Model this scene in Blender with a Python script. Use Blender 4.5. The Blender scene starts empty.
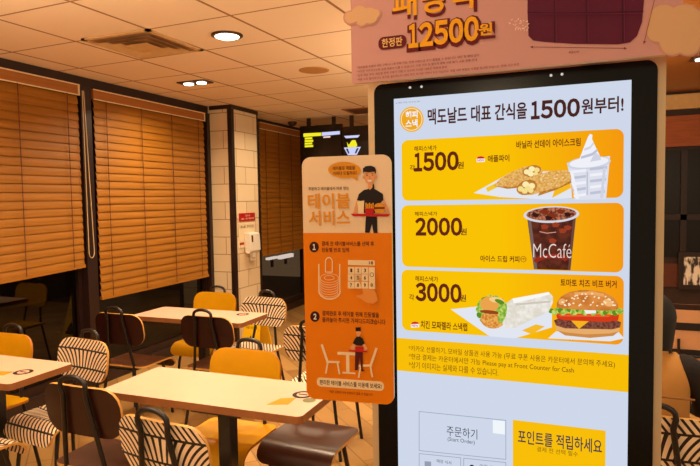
import bpy, bmesh, math, random
from mathutils import Vector, Matrix
random.seed(7)
SC = bpy.context.scene
COL = SC.collection
PI = math.pi

# ------------------------------------------------------------------ camera geometry
EYE = Vector((0.0, 0.0, 1.65))
F_PX, CX, CY = 590.0, 350.0, 233.0
_y = Vector((582 - CX, 195 - CY, F_PX)).normalized()
_x = -Vector((-1160 - CX, 224 - CY, F_PX)).normalized()
_x = (_x - _y * _x.dot(_y)).normalized()
_z = _y.cross(_x)
if _z.y > 0: _z = -_z
ROT = Matrix((_x, _y, _z))                       # world = ROT @ cam (x right, y down, z forward)
cam_d = bpy.data.cameras.new('camera'); cam = bpy.data.objects.new('camera', cam_d); COL.objects.link(cam)
cam_d.sensor_width = 36.0; cam_d.lens = F_PX / 700 * 36; cam_d.clip_start = 0.05
r_, u_, b_ = ROT @ Vector((1, 0, 0)), ROT @ Vector((0, -1, 0)), ROT @ Vector((0, 0, -1))
cam.matrix_world = Matrix(((r_.x, u_.x, b_.x, EYE.x), (r_.y, u_.y, b_.y, EYE.y), (r_.z, u_.z, b_.z, EYE.z), (0, 0, 0, 1)))
SC.camera = cam

def ray(x, y): return ROT @ Vector((x - CX, y - CY, F_PX))

class Plane:
    """a flat face in the room: origin o, unit horizontal axis u, up v, facing n (towards the viewer side)"""
    def __init__(s, o, u):
        s.o = Vector(o); s.u = Vector(u).normalized(); s.v = Vector((0, 0, 1)); s.n = s.u.cross(s.v)
    def at(s, x, y):
        d = ray(x, y); t = (s.o - EYE).dot(s.n) / d.dot(s.n); p = EYE + d * t - s.o
        return (p.dot(s.u), p.z)
    def w(s, a, b, lift=0.0): return s.o + s.u * a + s.v * b + s.n * lift

# ------------------------------------------------------------------ materials
def lin(c):
    f = lambda v: v / 12.92 if v <= 0.04045 else ((v + 0.055) / 1.055) ** 2.4
    return tuple(f(v / 255.0) for v in c) + (1.0,)
_mc = {}
def newmat(name):
    m = bpy.data.materials.new(name); m.use_nodes = True; nt = m.node_tree
    return m, nt, nt.nodes['Principled BSDF']
def N(nt, t, **kw):
    n = nt.nodes.new(t)
    for k, v in kw.items(): setattr(n, k, v)
    return n
def math_n(nt, op, a, b=None, c=None):
    n = nt.nodes.new('ShaderNodeMath'); n.operation = op
    for i, v in enumerate((a, b, c)):
        if v is None: continue
        if isinstance(v, (int, float)): n.inputs[i].default_value = v
        else: nt.links.new(v, n.inputs[i])
    return n.outputs[0]
def mix_c(nt, fac, a, b):
    n = nt.nodes.new('ShaderNodeMix'); n.data_type = 'RGBA'
    L = nt.links
    if isinstance(fac, (int, float)): n.inputs[0].default_value = fac
    else: L.new(fac, n.inputs[0])
    for i, v in ((6, a), (7, b)):
        if isinstance(v, tuple): n.inputs[i].default_value = v
        else: L.new(v, n.inputs[i])
    return n.outputs[2]
def plain(name, c, rough=0.5, metal=0.0, var=0.06, scale=18.0, bump=0.0, spec=0.5, stretch=None):
    """colour with a faint procedural variation"""
    if name in _mc: return _mc[name]
    m, nt, bs = newmat(name); c = lin(c)
    tc = N(nt, 'ShaderNodeTexCoord'); nz = N(nt, 'ShaderNodeTexNoise')
    nz.inputs['Scale'].default_value = scale; nz.inputs['Detail'].default_value = 3
    if stretch:
        mp = N(nt, 'ShaderNodeMapping'); mp.inputs['Scale'].default_value = stretch
        nt.links.new(tc.outputs['Object'], mp.inputs[0]); nt.links.new(mp.outputs[0], nz.inputs['Vector'])
    else: nt.links.new(tc.outputs['Object'], nz.inputs['Vector'])
    d = tuple(v * (1 - 2.2 * var) for v in c[:3]) + (1,); e = tuple(min(1, v * (1 + 2.2 * var)) for v in c[:3]) + (1,)
    nt.links.new(mix_c(nt, nz.outputs['Fac'], d, e), bs.inputs['Base Color'])
    bs.inputs['Roughness'].default_value = rough; bs.inputs['Metallic'].default_value = metal
    bs.inputs['Specular IOR Level'].default_value = spec
    if bump:
        b = N(nt, 'ShaderNodeBump'); b.inputs['Strength'].default_value = bump; b.inputs['Distance'].default_value = 0.01
        nt.links.new(nz.outputs['Fac'], b.inputs['Height']); nt.links.new(b.outputs[0], bs.inputs['Normal'])
    _mc[name] = m; return m
def glow(c, s=1.0):
    """a lit pixel colour of a display, a lamp, or a painted glint"""
    k = ('glow', tuple(c), s)
    if k in _mc: return _mc[k]
    m = bpy.data.materials.new('lit_%d_%d_%d' % tuple(int(v) for v in c)); m.use_nodes = True; nt = m.node_tree; nt.nodes.clear()
    e = N(nt, 'ShaderNodeEmission'); e.inputs[0].default_value = lin(c); e.inputs[1].default_value = s
    o = N(nt, 'ShaderNodeOutputMaterial'); nt.links.new(e.outputs[0], o.inputs[0]); _mc[k] = m; return m
def glow_tex(name, c1, c2, scale, detail=4):
    """a speckled display picture: two pixel colours broken up by noise"""
    if name in _mc: return _mc[name]
    m = bpy.data.materials.new(name); m.use_nodes = True; nt = m.node_tree; nt.nodes.clear()
    tc = N(nt, 'ShaderNodeTexCoord'); nz = N(nt, 'ShaderNodeTexNoise'); nz.inputs['Scale'].default_value = scale; nz.inputs['Detail'].default_value = detail
    nt.links.new(tc.outputs['Object'], nz.inputs['Vector'])
    r = N(nt, 'ShaderNodeMapRange'); r.inputs[1].default_value = .38; r.inputs[2].default_value = .62; nt.links.new(nz.outputs['Fac'], r.inputs[0])
    e = N(nt, 'ShaderNodeEmission'); nt.links.new(mix_c(nt, r.outputs[0], lin(c1), lin(c2)), e.inputs[0])
    o = N(nt, 'ShaderNodeOutputMaterial'); nt.links.new(e.outputs[0], o.inputs[0]); _mc[name] = m; return m
def glow_ramp(name, c1, c2, x0, x1):
    """display graphic that blends from one pixel colour to another across the artwork (object x, metres)"""
    m = bpy.data.materials.new(name); m.use_nodes = True; nt = m.node_tree; nt.nodes.clear()
    tc = N(nt, 'ShaderNodeTexCoord'); sp = N(nt, 'ShaderNodeSeparateXYZ'); nt.links.new(tc.outputs['Object'], sp.inputs[0])
    r = N(nt, 'ShaderNodeMapRange'); r.inputs[1].default_value = x0; r.inputs[2].default_value = x1; nt.links.new(sp.outputs[0], r.inputs[0])
    e = N(nt, 'ShaderNodeEmission'); nt.links.new(mix_c(nt, r.outputs[0], lin(c1), lin(c2)), e.inputs[0])
    o = N(nt, 'ShaderNodeOutputMaterial'); nt.links.new(e.outputs[0], o.inputs[0]); return m
def ink(c): return plain('ink_%d_%d_%d' % tuple(c), c, rough=.55, var=.02, spec=.2)

# ------------------------------------------------------------------ mesh building
class MB:
    def __init__(s): s.v = []; s.f = []; s.m = []; s.mats = []; s.uv = {}
    def mi(s, m):
        if m not in s.mats: s.mats.append(m)
        return s.mats.index(m)
    def face(s, pts, m):
        b = len(s.v); s.v += [Vector(p) for p in pts]; s.f.append(list(range(b, b + len(pts)))); s.m.append(s.mi(m))
    def grid(s, rows, m, close_u=False, close_v=False):
        b = len(s.v); nr, nc = len(rows), len(rows[0]); k = s.mi(m)
        for r in rows: s.v += [Vector(p) for p in r]
        for i in range(nr if close_v else nr - 1):
            for j in range(nc if close_u else nc - 1):
                a, c = i, (i + 1) % nr; d, e = j, (j + 1) % nc
                s.f.append([b + a * nc + d, b + a * nc + e, b + c * nc + e, b + c * nc + d]); s.m.append(k)
    def box(s, lo, hi, m):
        x0, y0, z0 = lo; x1, y1, z1 = hi; b = len(s.v)
        s.v += [Vector(p) for p in ((x0,y0,z0),(x1,y0,z0),(x1,y1,z0),(x0,y1,z0),(x0,y0,z1),(x1,y0,z1),(x1,y1,z1),(x0,y1,z1))]
        for q in ((0,3,2,1),(4,5,6,7),(0,1,5,4),(1,2,6,5),(2,3,7,6),(3,0,4,7)):
            s.f.append([b + i for i in q]); s.m.append(s.mi(m))
    def prism(s, loop, d, m, m_side=None):
        """closed loop of points pushed along d, both ends capped"""
        d = Vector(d); n = len(loop); b = len(s.v); L = [Vector(p) for p in loop]
        s.v += L + [p + d for p in L]; k = s.mi(m); ks = s.mi(m_side or m)
        s.f.append([b + i for i in range(n)][::-1]); s.m.append(k)
        s.f.append([b + n + i for i in range(n)]); s.m.append(k)
        for i in range(n):
            j = (i + 1) % n; s.f.append([b + i, b + j, b + n + j, b + n + i]); s.m.append(ks)
    def tube(s, path, r, m, n=10, flat=1.0, caps=True):
        P = [Vector(p) for p in path]; rows = []; prev = None
        for i, p in enumerate(P):
            t = (P[min(i + 1, len(P) - 1)] - P[max(i - 1, 0)]).normalized()
            a = prev - t * prev.dot(t) if prev else (Vector((0, 1, 0)) if abs(t.y) < .9 else Vector((1, 0, 0)))
            a = (a - t * a.dot(t)).normalized(); prev = a; c = t.cross(a)
            rr = r[i] if isinstance(r, (list, tuple)) else r
            rows.append([p + a * (rr * flat * math.cos(2 * PI * k / n)) + c * (rr * math.sin(2 * PI * k / n)) for k in range(n)])
        s.grid(rows, m, close_u=True)
        if caps:
            s.face(rows[0][::-1], m); s.face(rows[-1], m)
    def lathe(s, prof, c, m, n=24, axis='z'):
        rows = []
        for (r, h) in prof:
            row = []
            for k in range(n):
                a = 2 * PI * k / n; x, y = r * math.cos(a), r * math.sin(a)
                row.append((c[0] + x, c[1] + y, c[2] + h) if axis == 'z' else ((c[0] + x, c[1] + h, c[2] + y) if axis == 'y' else (c[0] + h, c[1] + x, c[2] + y)))
            rows.append(row)
        s.grid(rows, m, close_u=True); s.face(rows[0], m); s.face(rows[-1], m)
    def build(s, name, parent=None, smooth=False, merge=True, bevel=0.0):
        off = Vector((0, 0, 0)); p = parent
        while p is not None: off += p.location; p = p.parent
        me = bpy.data.meshes.new(name); me.from_pydata([tuple(v - off) for v in s.v], [], s.f)
        for m in s.mats: me.materials.append(m)
        for i, pl in enumerate(me.polygons): pl.material_index = s.m[i]
        bm = bmesh.new(); bm.from_mesh(me)
        if merge:
            bmesh.ops.remove_doubles(bm, verts=bm.verts, dist=1e-5); bmesh.ops.recalc_face_normals(bm, faces=bm.faces)
        if smooth:
            for f in bm.faces: f.smooth = True
            for e in bm.edges:
                if len(e.link_faces) == 2 and e.calc_face_angle(0) > math.radians(40): e.smooth = False
        bm.to_mesh(me); bm.free()
        o = bpy.data.objects.new(name, me); COL.objects.link(o); o.parent = parent
        if bevel:
            b = o.modifiers.new('bevel', 'BEVEL'); b.width = bevel; b.segments = 3; b.limit_method = 'ANGLE'; b.angle_limit = math.radians(50)
        return o

def tag(o, label=None, cat=None, group=None, kind=None):
    for k, v in (('label', label), ('category', cat), ('group', group), ('kind', kind)):
        if v: o[k] = v
    return o
def thing(name, loc, label, cat, group=None):
    o = bpy.data.objects.new(name, None); o.empty_display_size = .1; COL.objects.link(o); o.location = loc
    return tag(o, label, cat, group)
def struct(name, mb, **kw):
    o = mb.build(name, **kw); o['kind'] = 'structure'; return o
def kids(o): return [c for c in bpy.data.objects if c.parent == o]
def copy_tree(o, parent=None):
    c = o.copy(); COL.objects.link(c); c.parent = parent
    for ch in kids(o):
        copy_tree(ch, c)
    return c
def rrect(x0, y0, x1, y1, r, n=6):
    out = []
    for (cx, cy, a) in ((x1 - r, y1 - r, 0), (x0 + r, y1 - r, 90), (x0 + r, y0 + r, 180), (x1 - r, y0 + r, 270)):
        for k in range(n + 1):
            t = math.radians(a + 90 * k / n); out.append((cx + r * math.cos(t), cy + r * math.sin(t)))
    return out

# lettering: the built-in font, turned into meshes fitted to a rectangle on a face
_tc = {}
def glyphs(s, bold):
    if (s, bold) in _tc: return _tc[(s, bold)]
    cu = bpy.data.curves.new('lettering', 'FONT'); cu.body = s; cu.size = 1.0; cu.offset = bold; cu.resolution_u = 3; cu.fill_mode = 'FRONT'
    o = bpy.data.objects.new('lettering', cu); COL.objects.link(o); bpy.context.view_layer.update()
    dg = bpy.context.evaluated_depsgraph_get(); me = bpy.data.meshes.new_from_object(o.evaluated_get(dg))
    v = [(p.co.x, p.co.y) for p in me.vertices]; f = [list(p.vertices) for p in me.polygons]
    bpy.data.objects.remove(o); bpy.data.curves.remove(cu); bpy.data.meshes.remove(me)
    xs = [a for a, _ in v]; ys = [b for _, b in v]
    if not v: return None
    _tc[(s, bold)] = (v, f, min(xs), max(xs), min(ys), max(ys)); return _tc[(s, bold)]
def letter(mb, pl, s, q0, q1, m, lift, bold=0.0, h=None, grow=0.0):
    """q0, q1: lower-left and upper-right photo points of the line of writing on face pl; h: cap the height"""
    g = glyphs(s, bold)
    if not g: return
    v, f, xa, xb, ya, yb = g
    (a0, b0), (a1, b1) = q0, q1
    b = len(mb.v); k = mb.mi(m)
    for (x, y) in v:
        mb.v.append(pl.w(a0 - grow + (x - xa) / (xb - xa) * (a1 - a0 + 2 * grow), b0 - grow + (y - ya) / (yb - ya) * (b1 - b0 + 2 * grow), lift))
    for q in f:
        mb.f.append([b + i for i in q]); mb.m.append(k)
def box_px(pl, l, t, r, bt, slope=0.0):
    """rectangle on pl (lower-left, upper-right) from photo edges taken at its left end / right end mid heights"""
    cy = (t + bt) / 2; a0 = pl.at(l, cy)[0]; a1 = pl.at(r, cy)[0]; cx = (l + r) / 2
    return (a0, pl.at(cx, bt)[1]), (a1, pl.at(cx, t)[1])
class Flat:
    """flat artwork on a face, layer on layer, half a millimetre apart at most"""
    def __init__(s, pl, lift=0.0): s.pl = pl; s.mb = MB(); s.l = lift; s.step = 0.00012
    def up(s): s.l += s.step
    def poly(s, pts, m, px=True):
        s.up(); q = [s.pl.at(*p) for p in pts] if px else pts
        s.mb.face([s.pl.w(a, b, s.l) for a, b in q], m)
    def ell(s, x, y, rx, ry, m, rot=0, n=24, a0=0, a1=360):
        r = math.radians(rot); pts = []
        for k in range(n):
            t = math.radians(a0 + (a1 - a0) * k / (n if a1 - a0 == 360 else n - 1)); ex, ey = rx * math.cos(t), ry * math.sin(t)
            pts.append((x + ex * math.cos(r) - ey * math.sin(r), y + ex * math.sin(r) + ey * math.cos(r)))
        s.poly(pts, m)
    def line(s, pts, w, m):
        for a, b in zip(pts, pts[1:]):
            d = Vector((b[0] - a[0], b[1] - a[1])); 
            if d.length < 1e-6: continue
            n = Vector((-d.y, d.x)).normalized() * w / 2; e = d.normalized() * w * .3
            s.poly([(a[0] + n.x - e.x, a[1] + n.y - e.y), (b[0] + n.x + e.x, b[1] + n.y + e.y), (b[0] - n.x + e.x, b[1] - n.y + e.y), (a[0] - n.x - e.x, a[1] - n.y - e.y)], m); s.l -= s.step * .97
        s.up()
    def rr(s, q0, q1, r, m):
        s.up(); s.mb.face([s.pl.w(a, b, s.l) for a, b in rrect(q0[0], q0[1], q1[0], q1[1], r)], m)
    def text(s, t, l, top, r, bt, m, bold=0.0, grow=0.0):
        s.up(); q0, q1 = box_px(s.pl, l, top, r, bt); letter(s.mb, s.pl, t, q0, q1, m, s.l, bold, grow=grow)
    def digits(s, t, l, top, r, bt, m, bold=0.03, grow=0.0, gap=0.06):
        s.up(); q0, q1 = box_px(s.pl, l, top, r, bt); W = q1[0] - q0[0]; wd = [.72 if c == '1' else 1.0 for c in t]; u = W / (sum(wd) + gap * (len(t) - 1)); x = q0[0]
        for c, k in zip(t, wd):
            letter(s.mb, s.pl, chr(ord(c) + 0xFEE0), (x, q0[1]), (x + u * k, q1[1]), m, s.l, bold, grow=grow); x += u * (k + gap)
    def build(s, name, parent): return s.mb.build(name, parent, merge=False)
def words(name, parent, pl, lift, t, l, top, r, bt, m, bold=0.0):
    f = Flat(pl, lift); f.text(t, l, top, r, bt, m, bold); return f.build(name, parent)
def number(name, parent, pl, lift, t, l, top, r, bt, m, bold=0.03):
    f = Flat(pl, lift); f.digits(t, l, top, r, bt, m, bold); return f.build(name, parent)

# ------------------------------------------------------------------ shared materials
BLACKMET = plain('black_metal', (24, 18, 17), rough=.35, var=.03, spec=.5)
DARKBROWN = plain('dark_brown_paint', (46, 26, 20), rough=.5, var=.05)
CREAM = plain('cream_paint', (232, 214, 184), rough=.6, var=.03)
WHITEP = plain('white_plastic', (235, 228, 215), rough=.35, var=.02)
SALMON = plain('salmon_board', (206, 146, 140), rough=.45, var=.02, scale=4)

# ------------------------------------------------------------------ the setting
CEIL = 2.75; WX = -4.08
# floor: large tan planks
def floor_mat():
    m, nt, bs = newmat('tan_plank_floor'); tc = N(nt, 'ShaderNodeTexCoord'); mp = N(nt, 'ShaderNodeMapping')
    mp.inputs['Rotation'].default_value[2] = math.radians(45)
    nt.links.new(tc.outputs['Object'], mp.inputs[0])
    br = N(nt, 'ShaderNodeTexBrick'); br.inputs['Scale'].default_value = 1.0; br.inputs['Mortar Size'].default_value = .004
    br.inputs['Brick Width'].default_value = .6; br.inputs['Row Height'].default_value = .15
    br.inputs['Color1'].default_value = lin((196, 154, 92)); br.inputs['Color2'].default_value = lin((154, 112, 60)); br.inputs['Mortar'].default_value = lin((124, 88, 48))
    nt.links.new(mp.outputs[0], br.inputs['Vector'])
    nz = N(nt, 'ShaderNodeTexNoise'); nz.inputs['Scale'].default_value = 14; nt.links.new(mp.outputs[0], nz.inputs['Vector'])
    mx = mix_c(nt, math_n(nt, 'MULTIPLY', nz.outputs['Fac'], .35), br.outputs['Color'], lin((172, 130, 74)))
    nt.links.new(mx, bs.inputs['Base Color']); bs.inputs['Roughness'].default_value = .42; return m
b = MB(); b.box((WX, -2.5, -.1), (4.2, 9.0, 0), floor_mat()); struct('floor', b)
# suspended ceiling with its grid
def ceil_mat():
    m, nt, bs = newmat('ceiling_tiles'); tc = N(nt, 'ShaderNodeTexCoord'); sp = N(nt, 'ShaderNodeSeparateXYZ')
    mp = N(nt, 'ShaderNodeMapping'); mp.inputs['Rotation'].default_value[2] = math.radians(2.2)
    nt.links.new(tc.outputs['Object'], mp.inputs[0]); nt.links.new(mp.outputs[0], sp.inputs[0])
    def bar(o, x0, p, w):
        t = math_n(nt, 'FRACT', math_n(nt, 'DIVIDE', math_n(nt, 'SUBTRACT', o, x0 - p * 50 - p / 2), p))
        return math_n(nt, 'LESS_THAN', math_n(nt, 'ABSOLUTE', math_n(nt, 'SUBTRACT', t, .5)), w / p / 2)
    g = math_n(nt, 'MAXIMUM', bar(sp.outputs[0], -2.70, .63, .020), bar(sp.outputs[1], 3.0, .593, .014))
    nz = N(nt, 'ShaderNodeTexNoise'); nz.inputs['Scale'].default_value = 160; nt.links.new(tc.outputs['Object'], nz.inputs['Vector'])
    base = mix_c(nt, nz.outputs['Fac'], lin((236, 212, 182)), lin((246, 224, 196)))
    nt.links.new(mix_c(nt, g, base, lin((158, 112, 70))), bs.inputs['Base Color'])
    bs.inputs['Roughness'].default_value = .9; return m
b = MB(); b.box((WX, -2.5, CEIL), (-.3, 9.0, CEIL + .1), ceil_mat()); struct('ceiling', b)
b = MB(); b.box((-.3, 2.0, CEIL), (4.2, 9.0, CEIL + .1), plain('brown_ceiling_tone', (150, 92, 40), rough=.35, var=.08, scale=2)); struct('ceiling_brown', b)  # right part of the ceiling, brown with slight variation

# left wall: dark header, posts and base around three windows
b = MB()
b.box((WX - .14, -2.5, 2.665), (WX + .02, 9.0, CEIL), DARKBROWN)
b.box((WX - .14, -2.5, 0), (WX + .01, 9.0, .10), DARKBROWN)
struct('wall_left', b)
FRAME = plain('dark_window_frame', (40, 20, 16), rough=.4, var=.05)
for i, (y0, y1, n) in enumerate(((3.955, 4.07, 1), (5.80, 5.86, 2), (6.4, 6.98, 3), (8.44, 9.0, 4), (1.2, 1.3, 5))):
    b = MB(); b.box((WX - .1, y0, .10), (WX + .045, y1, 2.665), FRAME); struct('trim_%d' % n, b, bevel=.004)
def glass():
    m, nt, bs = newmat('night_window_glass'); nt.nodes.remove(bs); out = nt.nodes['Material Output']
    t = N(nt, 'ShaderNodeBsdfTransparent'); t.inputs[0].default_value = (.36, .32, .28, 1)
    g = N(nt, 'ShaderNodeBsdfGlossy'); g.inputs['Roughness'].default_value = .02; g.inputs[0].default_value = (.6, .58, .55, 1)
    fr = N(nt, 'ShaderNodeFresnel'); fr.inputs[0].default_value = 1.65
    mx = N(nt, 'ShaderNodeMixShader'); gm = N(nt, 'ShaderNodeNewGeometry'); nt.links.new(math_n(nt, 'MULTIPLY', fr.outputs[0], math_n(nt, 'SUBTRACT', 1.0, gm.outputs['Backfacing'])), mx.inputs[0]); nt.links.new(t.outputs[0], mx.inputs[1]); nt.links.new(g.outputs[0], mx.inputs[2])
    nt.links.new(mx.outputs[0], out.inputs[0]); return m
GLASS = glass()
for n, (y0, y1) in enumerate(((1.3, 3.955), (4.07, 5.80), (6.98, 8.44)), 1):
    b = MB(); b.box((WX - .07, y0, .10), (WX - .06, y1, 2.665), GLASS); w = struct('window_%d' % n, b)
    b = MB(); b.box((WX - .09, y0, .10), (WX - .03, y1, .17), FRAME)
    b.box((WX - .09, y0, .17), (WX - .03, y0 + .04, 2.665), FRAME); b.box((WX - .09, y1 - .04, .17), (WX - .03, y1, 2.665), FRAME)
    if n == 1: b.box((WX - .09, 2.2, .17), (WX - .03, 2.24, 2.665), FRAME)
    b.build('window_frame', w)
# the street at night behind the glass
b = MB(); b.box((-9.0, -2.5, -.2), (WX - .14, 12, -.1), plain('night_paving', (60, 50, 44), rough=.8, var=.2)); struct('exterior_ground', b)
b = MB(); b.box((-9.2, -2.5, -.2), (-9.0, 12, 6), plain('night_facade', (34, 26, 22), rough=.9, var=.2)); struct('exterior_wall', b)
for (l, tp, r_, bt) in ((269, 256, 278.5, 260.2), (281, 253.2, 293.5, 259.4)):
    PO = Plane((-7.5, 0, 0), (0, 1, 0)); q0, q1 = PO.at(l, bt), PO.at(r_, tp); b = MB(); b.box((-7.6, q0[0], q0[1]), (-7.5, q1[0], q1[1]), glow((235, 240, 255), 7.0))
    o = b.build('street_light_box'); b = MB(); ym = (q0[0] + q1[0]) / 2; b.box((-7.58, ym - .04, -.1), (-7.53, ym + .04, q0[1]), FRAME); p = b.build('post', o)
    tag(o, 'small white light box outside, left one below the far blind' if l < 275 else 'wider white light box outside, right one below the far blind', 'lit sign', 'lit boxes in the street')

# tiled pillar with dark corner trims
def tile_mat():
    m, nt, bs = newmat('cream_block_tiles'); tc = N(nt, 'ShaderNodeTexCoord'); sp = N(nt, 'ShaderNodeSeparateXYZ'); cb = N(nt, 'ShaderNodeCombineXYZ')
    nt.links.new(tc.outputs['Object'], sp.inputs[0])
    nt.links.new(math_n(nt, 'ADD', sp.outputs[0], sp.outputs[1]), cb.inputs[0]); nt.links.new(sp.outputs[2], cb.inputs[1])
    br = N(nt, 'ShaderNodeTexBrick'); br.inputs['Scale'].default_value = 1; br.inputs['Brick Width'].default_value = .40; br.inputs['Row Height'].default_value = .205
    br.inputs['Mortar Size'].default_value = .005; br.inputs['Color1'].default_value = lin((236, 216, 182)); br.inputs['Color2'].default_value = lin((228, 206, 170)); br.inputs['Mortar'].default_value = lin((176, 146, 106))
    nt.links.new(cb.outputs[0], br.inputs['Vector']); nt.links.new(br.outputs['Color'], bs.inputs['Base Color'])
    bp = N(nt, 'ShaderNodeBump'); bp.inputs['Strength'].default_value = .4; bp.inputs['Distance'].default_value = .004; bp.invert = True
    nt.links.new(br.outputs['Fac'], bp.inputs['Height']); nt.links.new(bp.outputs[0], bs.inputs['Normal']); bs.inputs['Roughness'].default_value = .4; return m
PX, PY0, PY1 = -3.75, 5.86, 6.43
b = MB(); b.box((WX, PY0, 0), (PX, PY1, CEIL), tile_mat()); pil = struct('wall_pillar', b)
b = MB()
b.box((PX - .045, PY0 - .008, 0), (PX + .008, PY0 + .05, CEIL - .04), FRAME)
b.box((WX + .045, PY0 - .012, CEIL - .045), (PX + .012, PY0, CEIL), FRAME); b.box((PX, PY0, CEIL - .045), (PX + .012, PY1 + .02, CEIL), FRAME)
b.box((PX - .03, PY1, 0), (PX + .008, PY1 + .02, CEIL), FRAME)
b.build('corner_trim', pil)

# far walls
b = MB(); b.box((WX, 9.0, 0), (-.3, 9.2, CEIL), plain('far_wall_brown', (96, 66, 42), rough=.7, var=.1, scale=3)); struct('wall_back', b)
RY = 7.35
b = MB(); b.box((-.3, RY, 0), (4.2, RY + .2, CEIL), plain('deep_brown_wall', (52, 28, 18), rough=.5, var=.12, scale=4)); rw = struct('wall_right', b)
b = MB(); b.box((-.3, RY - .06, 2.56), (4.2, RY, 2.72), plain('cream_cornice', (226, 184, 122), rough=.5)); struct('trim_6', b, bevel=.01)
WOODP = plain('warm_wood_panel', (176, 92, 36), rough=.4, var=.18, scale=5, stretch=(1, 1, 9))
b = MB(); b.box((-.3, RY - .03, 2.16), (4.2, RY, 2.49), WOODP); b.box((-.3, RY - .045, 2.44), (4.2, RY - .03, 2.49), WOODP); struct('trim_7', b)
b = MB(); b.box((-.3, RY - .03, .62), (4.2, RY, .88), plain('russet_panel', (96, 44, 22), rough=.45, var=.15)); struct('trim_8', b)
b = MB(); b.box((.55, RY - .02, .95), (3.6, RY - .012, 2.12), plain('dark_glazing', (22, 15, 12), rough=.28, var=.1, spec=.3)); w = struct('window_4', b)
b = MB(); b.box((1.0, RY - .05, .95), (1.06, RY - .015, 2.12), FRAME); b.box((.5, RY - .05, 1.36), (3.6, RY - .015, 1.42), FRAME); b.build('window_frame', w)

# ------------------------------------------------------------------ venetian blinds
SLAT = plain('orange_wood_slats', (160, 102, 12), rough=.6, var=.16, scale=3, stretch=(1, .6, 14), spec=.5)
VAL = plain('valance_wood', (168, 104, 40), rough=.5, var=.12, scale=3, stretch=(1, .6, 14))
CORD = plain('blind_cord', (96, 52, 20), rough=.8)
BEAD = plain('pale_bead_chain', (210, 180, 130), rough=.4)
PALE = plain('pale_edge_strip', (238, 214, 172), rough=.4)
def blind(y0, y1, z0, z1, label, pull, skew=0.0):
    t = thing('venetian_blind', (WX, (y0 + y1) / 2, z0), label, 'blind', 'wooden blinds on the window wall')
    xf = WX + .055
    b = MB(); b.box((WX + .022, y0, z1 - .085), (xf, y1, z1), VAL); v = b.build('valance', t)
    b = MB(); b.box((xf - .002, y0, z1 - .008), (xf + .004, y1, z1 + .002), PALE); b.box((xf - .002, y0, z1 - .094), (xf + .004, y1, z1 - .084), PALE)
    b.box((xf - .002, y1 - .018, z1 - .084), (xf + .004, y1, z1 - .008), PALE); e = b.build('edge_strip', v); e['label'] = 'pale strip edging the valance'
    b = MB(); n = int((z1 - .13 - z0 - .055) / .068) + 1; p = (z1 - .13 - z0 - .055) / (n - 1); tilt = math.radians(79); hw = .0385
    for i in range(n):
        zc = z1 - .13 - i * p; k = i / max(1, n - 1); kk = max(0, (k - .55) / .45)
        rows = []
        for yy in (y0 + .012, y1 - .012):
            dz = skew * kk * (yy - (y0 + y1) / 2) / (y1 - y0); row = []
            for q in (-1, -.5, 0, .5, 1):
                row.append((WX + .036 + q * hw * math.cos(tilt) + .005 * (1 - q * q), yy, zc + dz + q * hw * math.sin(tilt) * -1))
            rows.append(row)
        b.grid(rows, SLAT); rows2 = [[(x - .003, y, z) for x, y, z in r] for r in rows]; b.grid(rows2, SLAT)
        for r, r2 in zip(rows, rows2): b.face(list(r) + list(r2)[::-1], SLAT)
        b.face([rows[0][0], rows[1][0], rows2[1][0], rows2[0][0]], SLAT); b.face([rows[0][-1], rows[1][-1], rows2[1][-1], rows2[0][-1]], SLAT)
    b.build('slats', t, smooth=True)
    for yy in [y0 + .14 + k * (y1 - y0 - .28) / max(1, round((y1 - y0) / .55)) for k in range(max(1, round((y1 - y0) / .55)) + 1)]:
        dz = skew * (yy - (y0 + y1) / 2) / (y1 - y0)
        b = MB(); b.tube([(WX + .060, yy, z1 - .09), (WX + .060, yy, z0 + dz + .02)], .0035, CORD, 6); b.build('ladder_cord', t)
    b = MB(); h = skew / 2
    b.prism([(WX + .022, y0 + .01, z0 - h), (WX + .052, y0 + .01, z0 - h), (WX + .052, y0 + .01, z0 - h + .028), (WX + .022, y0 + .01, z0 - h + .028)], (0, y1 - y0 - .02, skew), SLAT); b.build('bottom_rail', t)
    if pull:
        yy = y1 + .03; zb = pull; P = [(xf + .02, yy - .02, z1 - .05)] + [(xf + .02, yy - .02, zb + .06)]
        P += [(xf + .02, yy + .01 - .03 * math.cos(a), zb + .03 - .05 * math.sin(a)) for a in [PI * k / 8 for k in range(9)]] + [(xf + .02, yy + .04, zb + .06), (xf + .02, yy - .005, z1 - .05)]
        b = MB(); b.tube(P, .004, BEAD, 6); o = b.build('pull_cord', t); o['label'] = 'pale looped pull cord'
    return t
blind(1.32, 3.935, 1.04, 2.668, 'orange-brown wooden blind at the left edge, with a looped pull cord beside its post', 1.19, .1)
blind(4.09, 5.75, .775, 2.657, 'widest orange-brown wooden blind between the dark post and the tiled pillar', None)
blind(6.985, 8.40, .89, 2.70, 'darker wooden blind beyond the tiled pillar, behind the orange standing sign', None)

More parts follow.
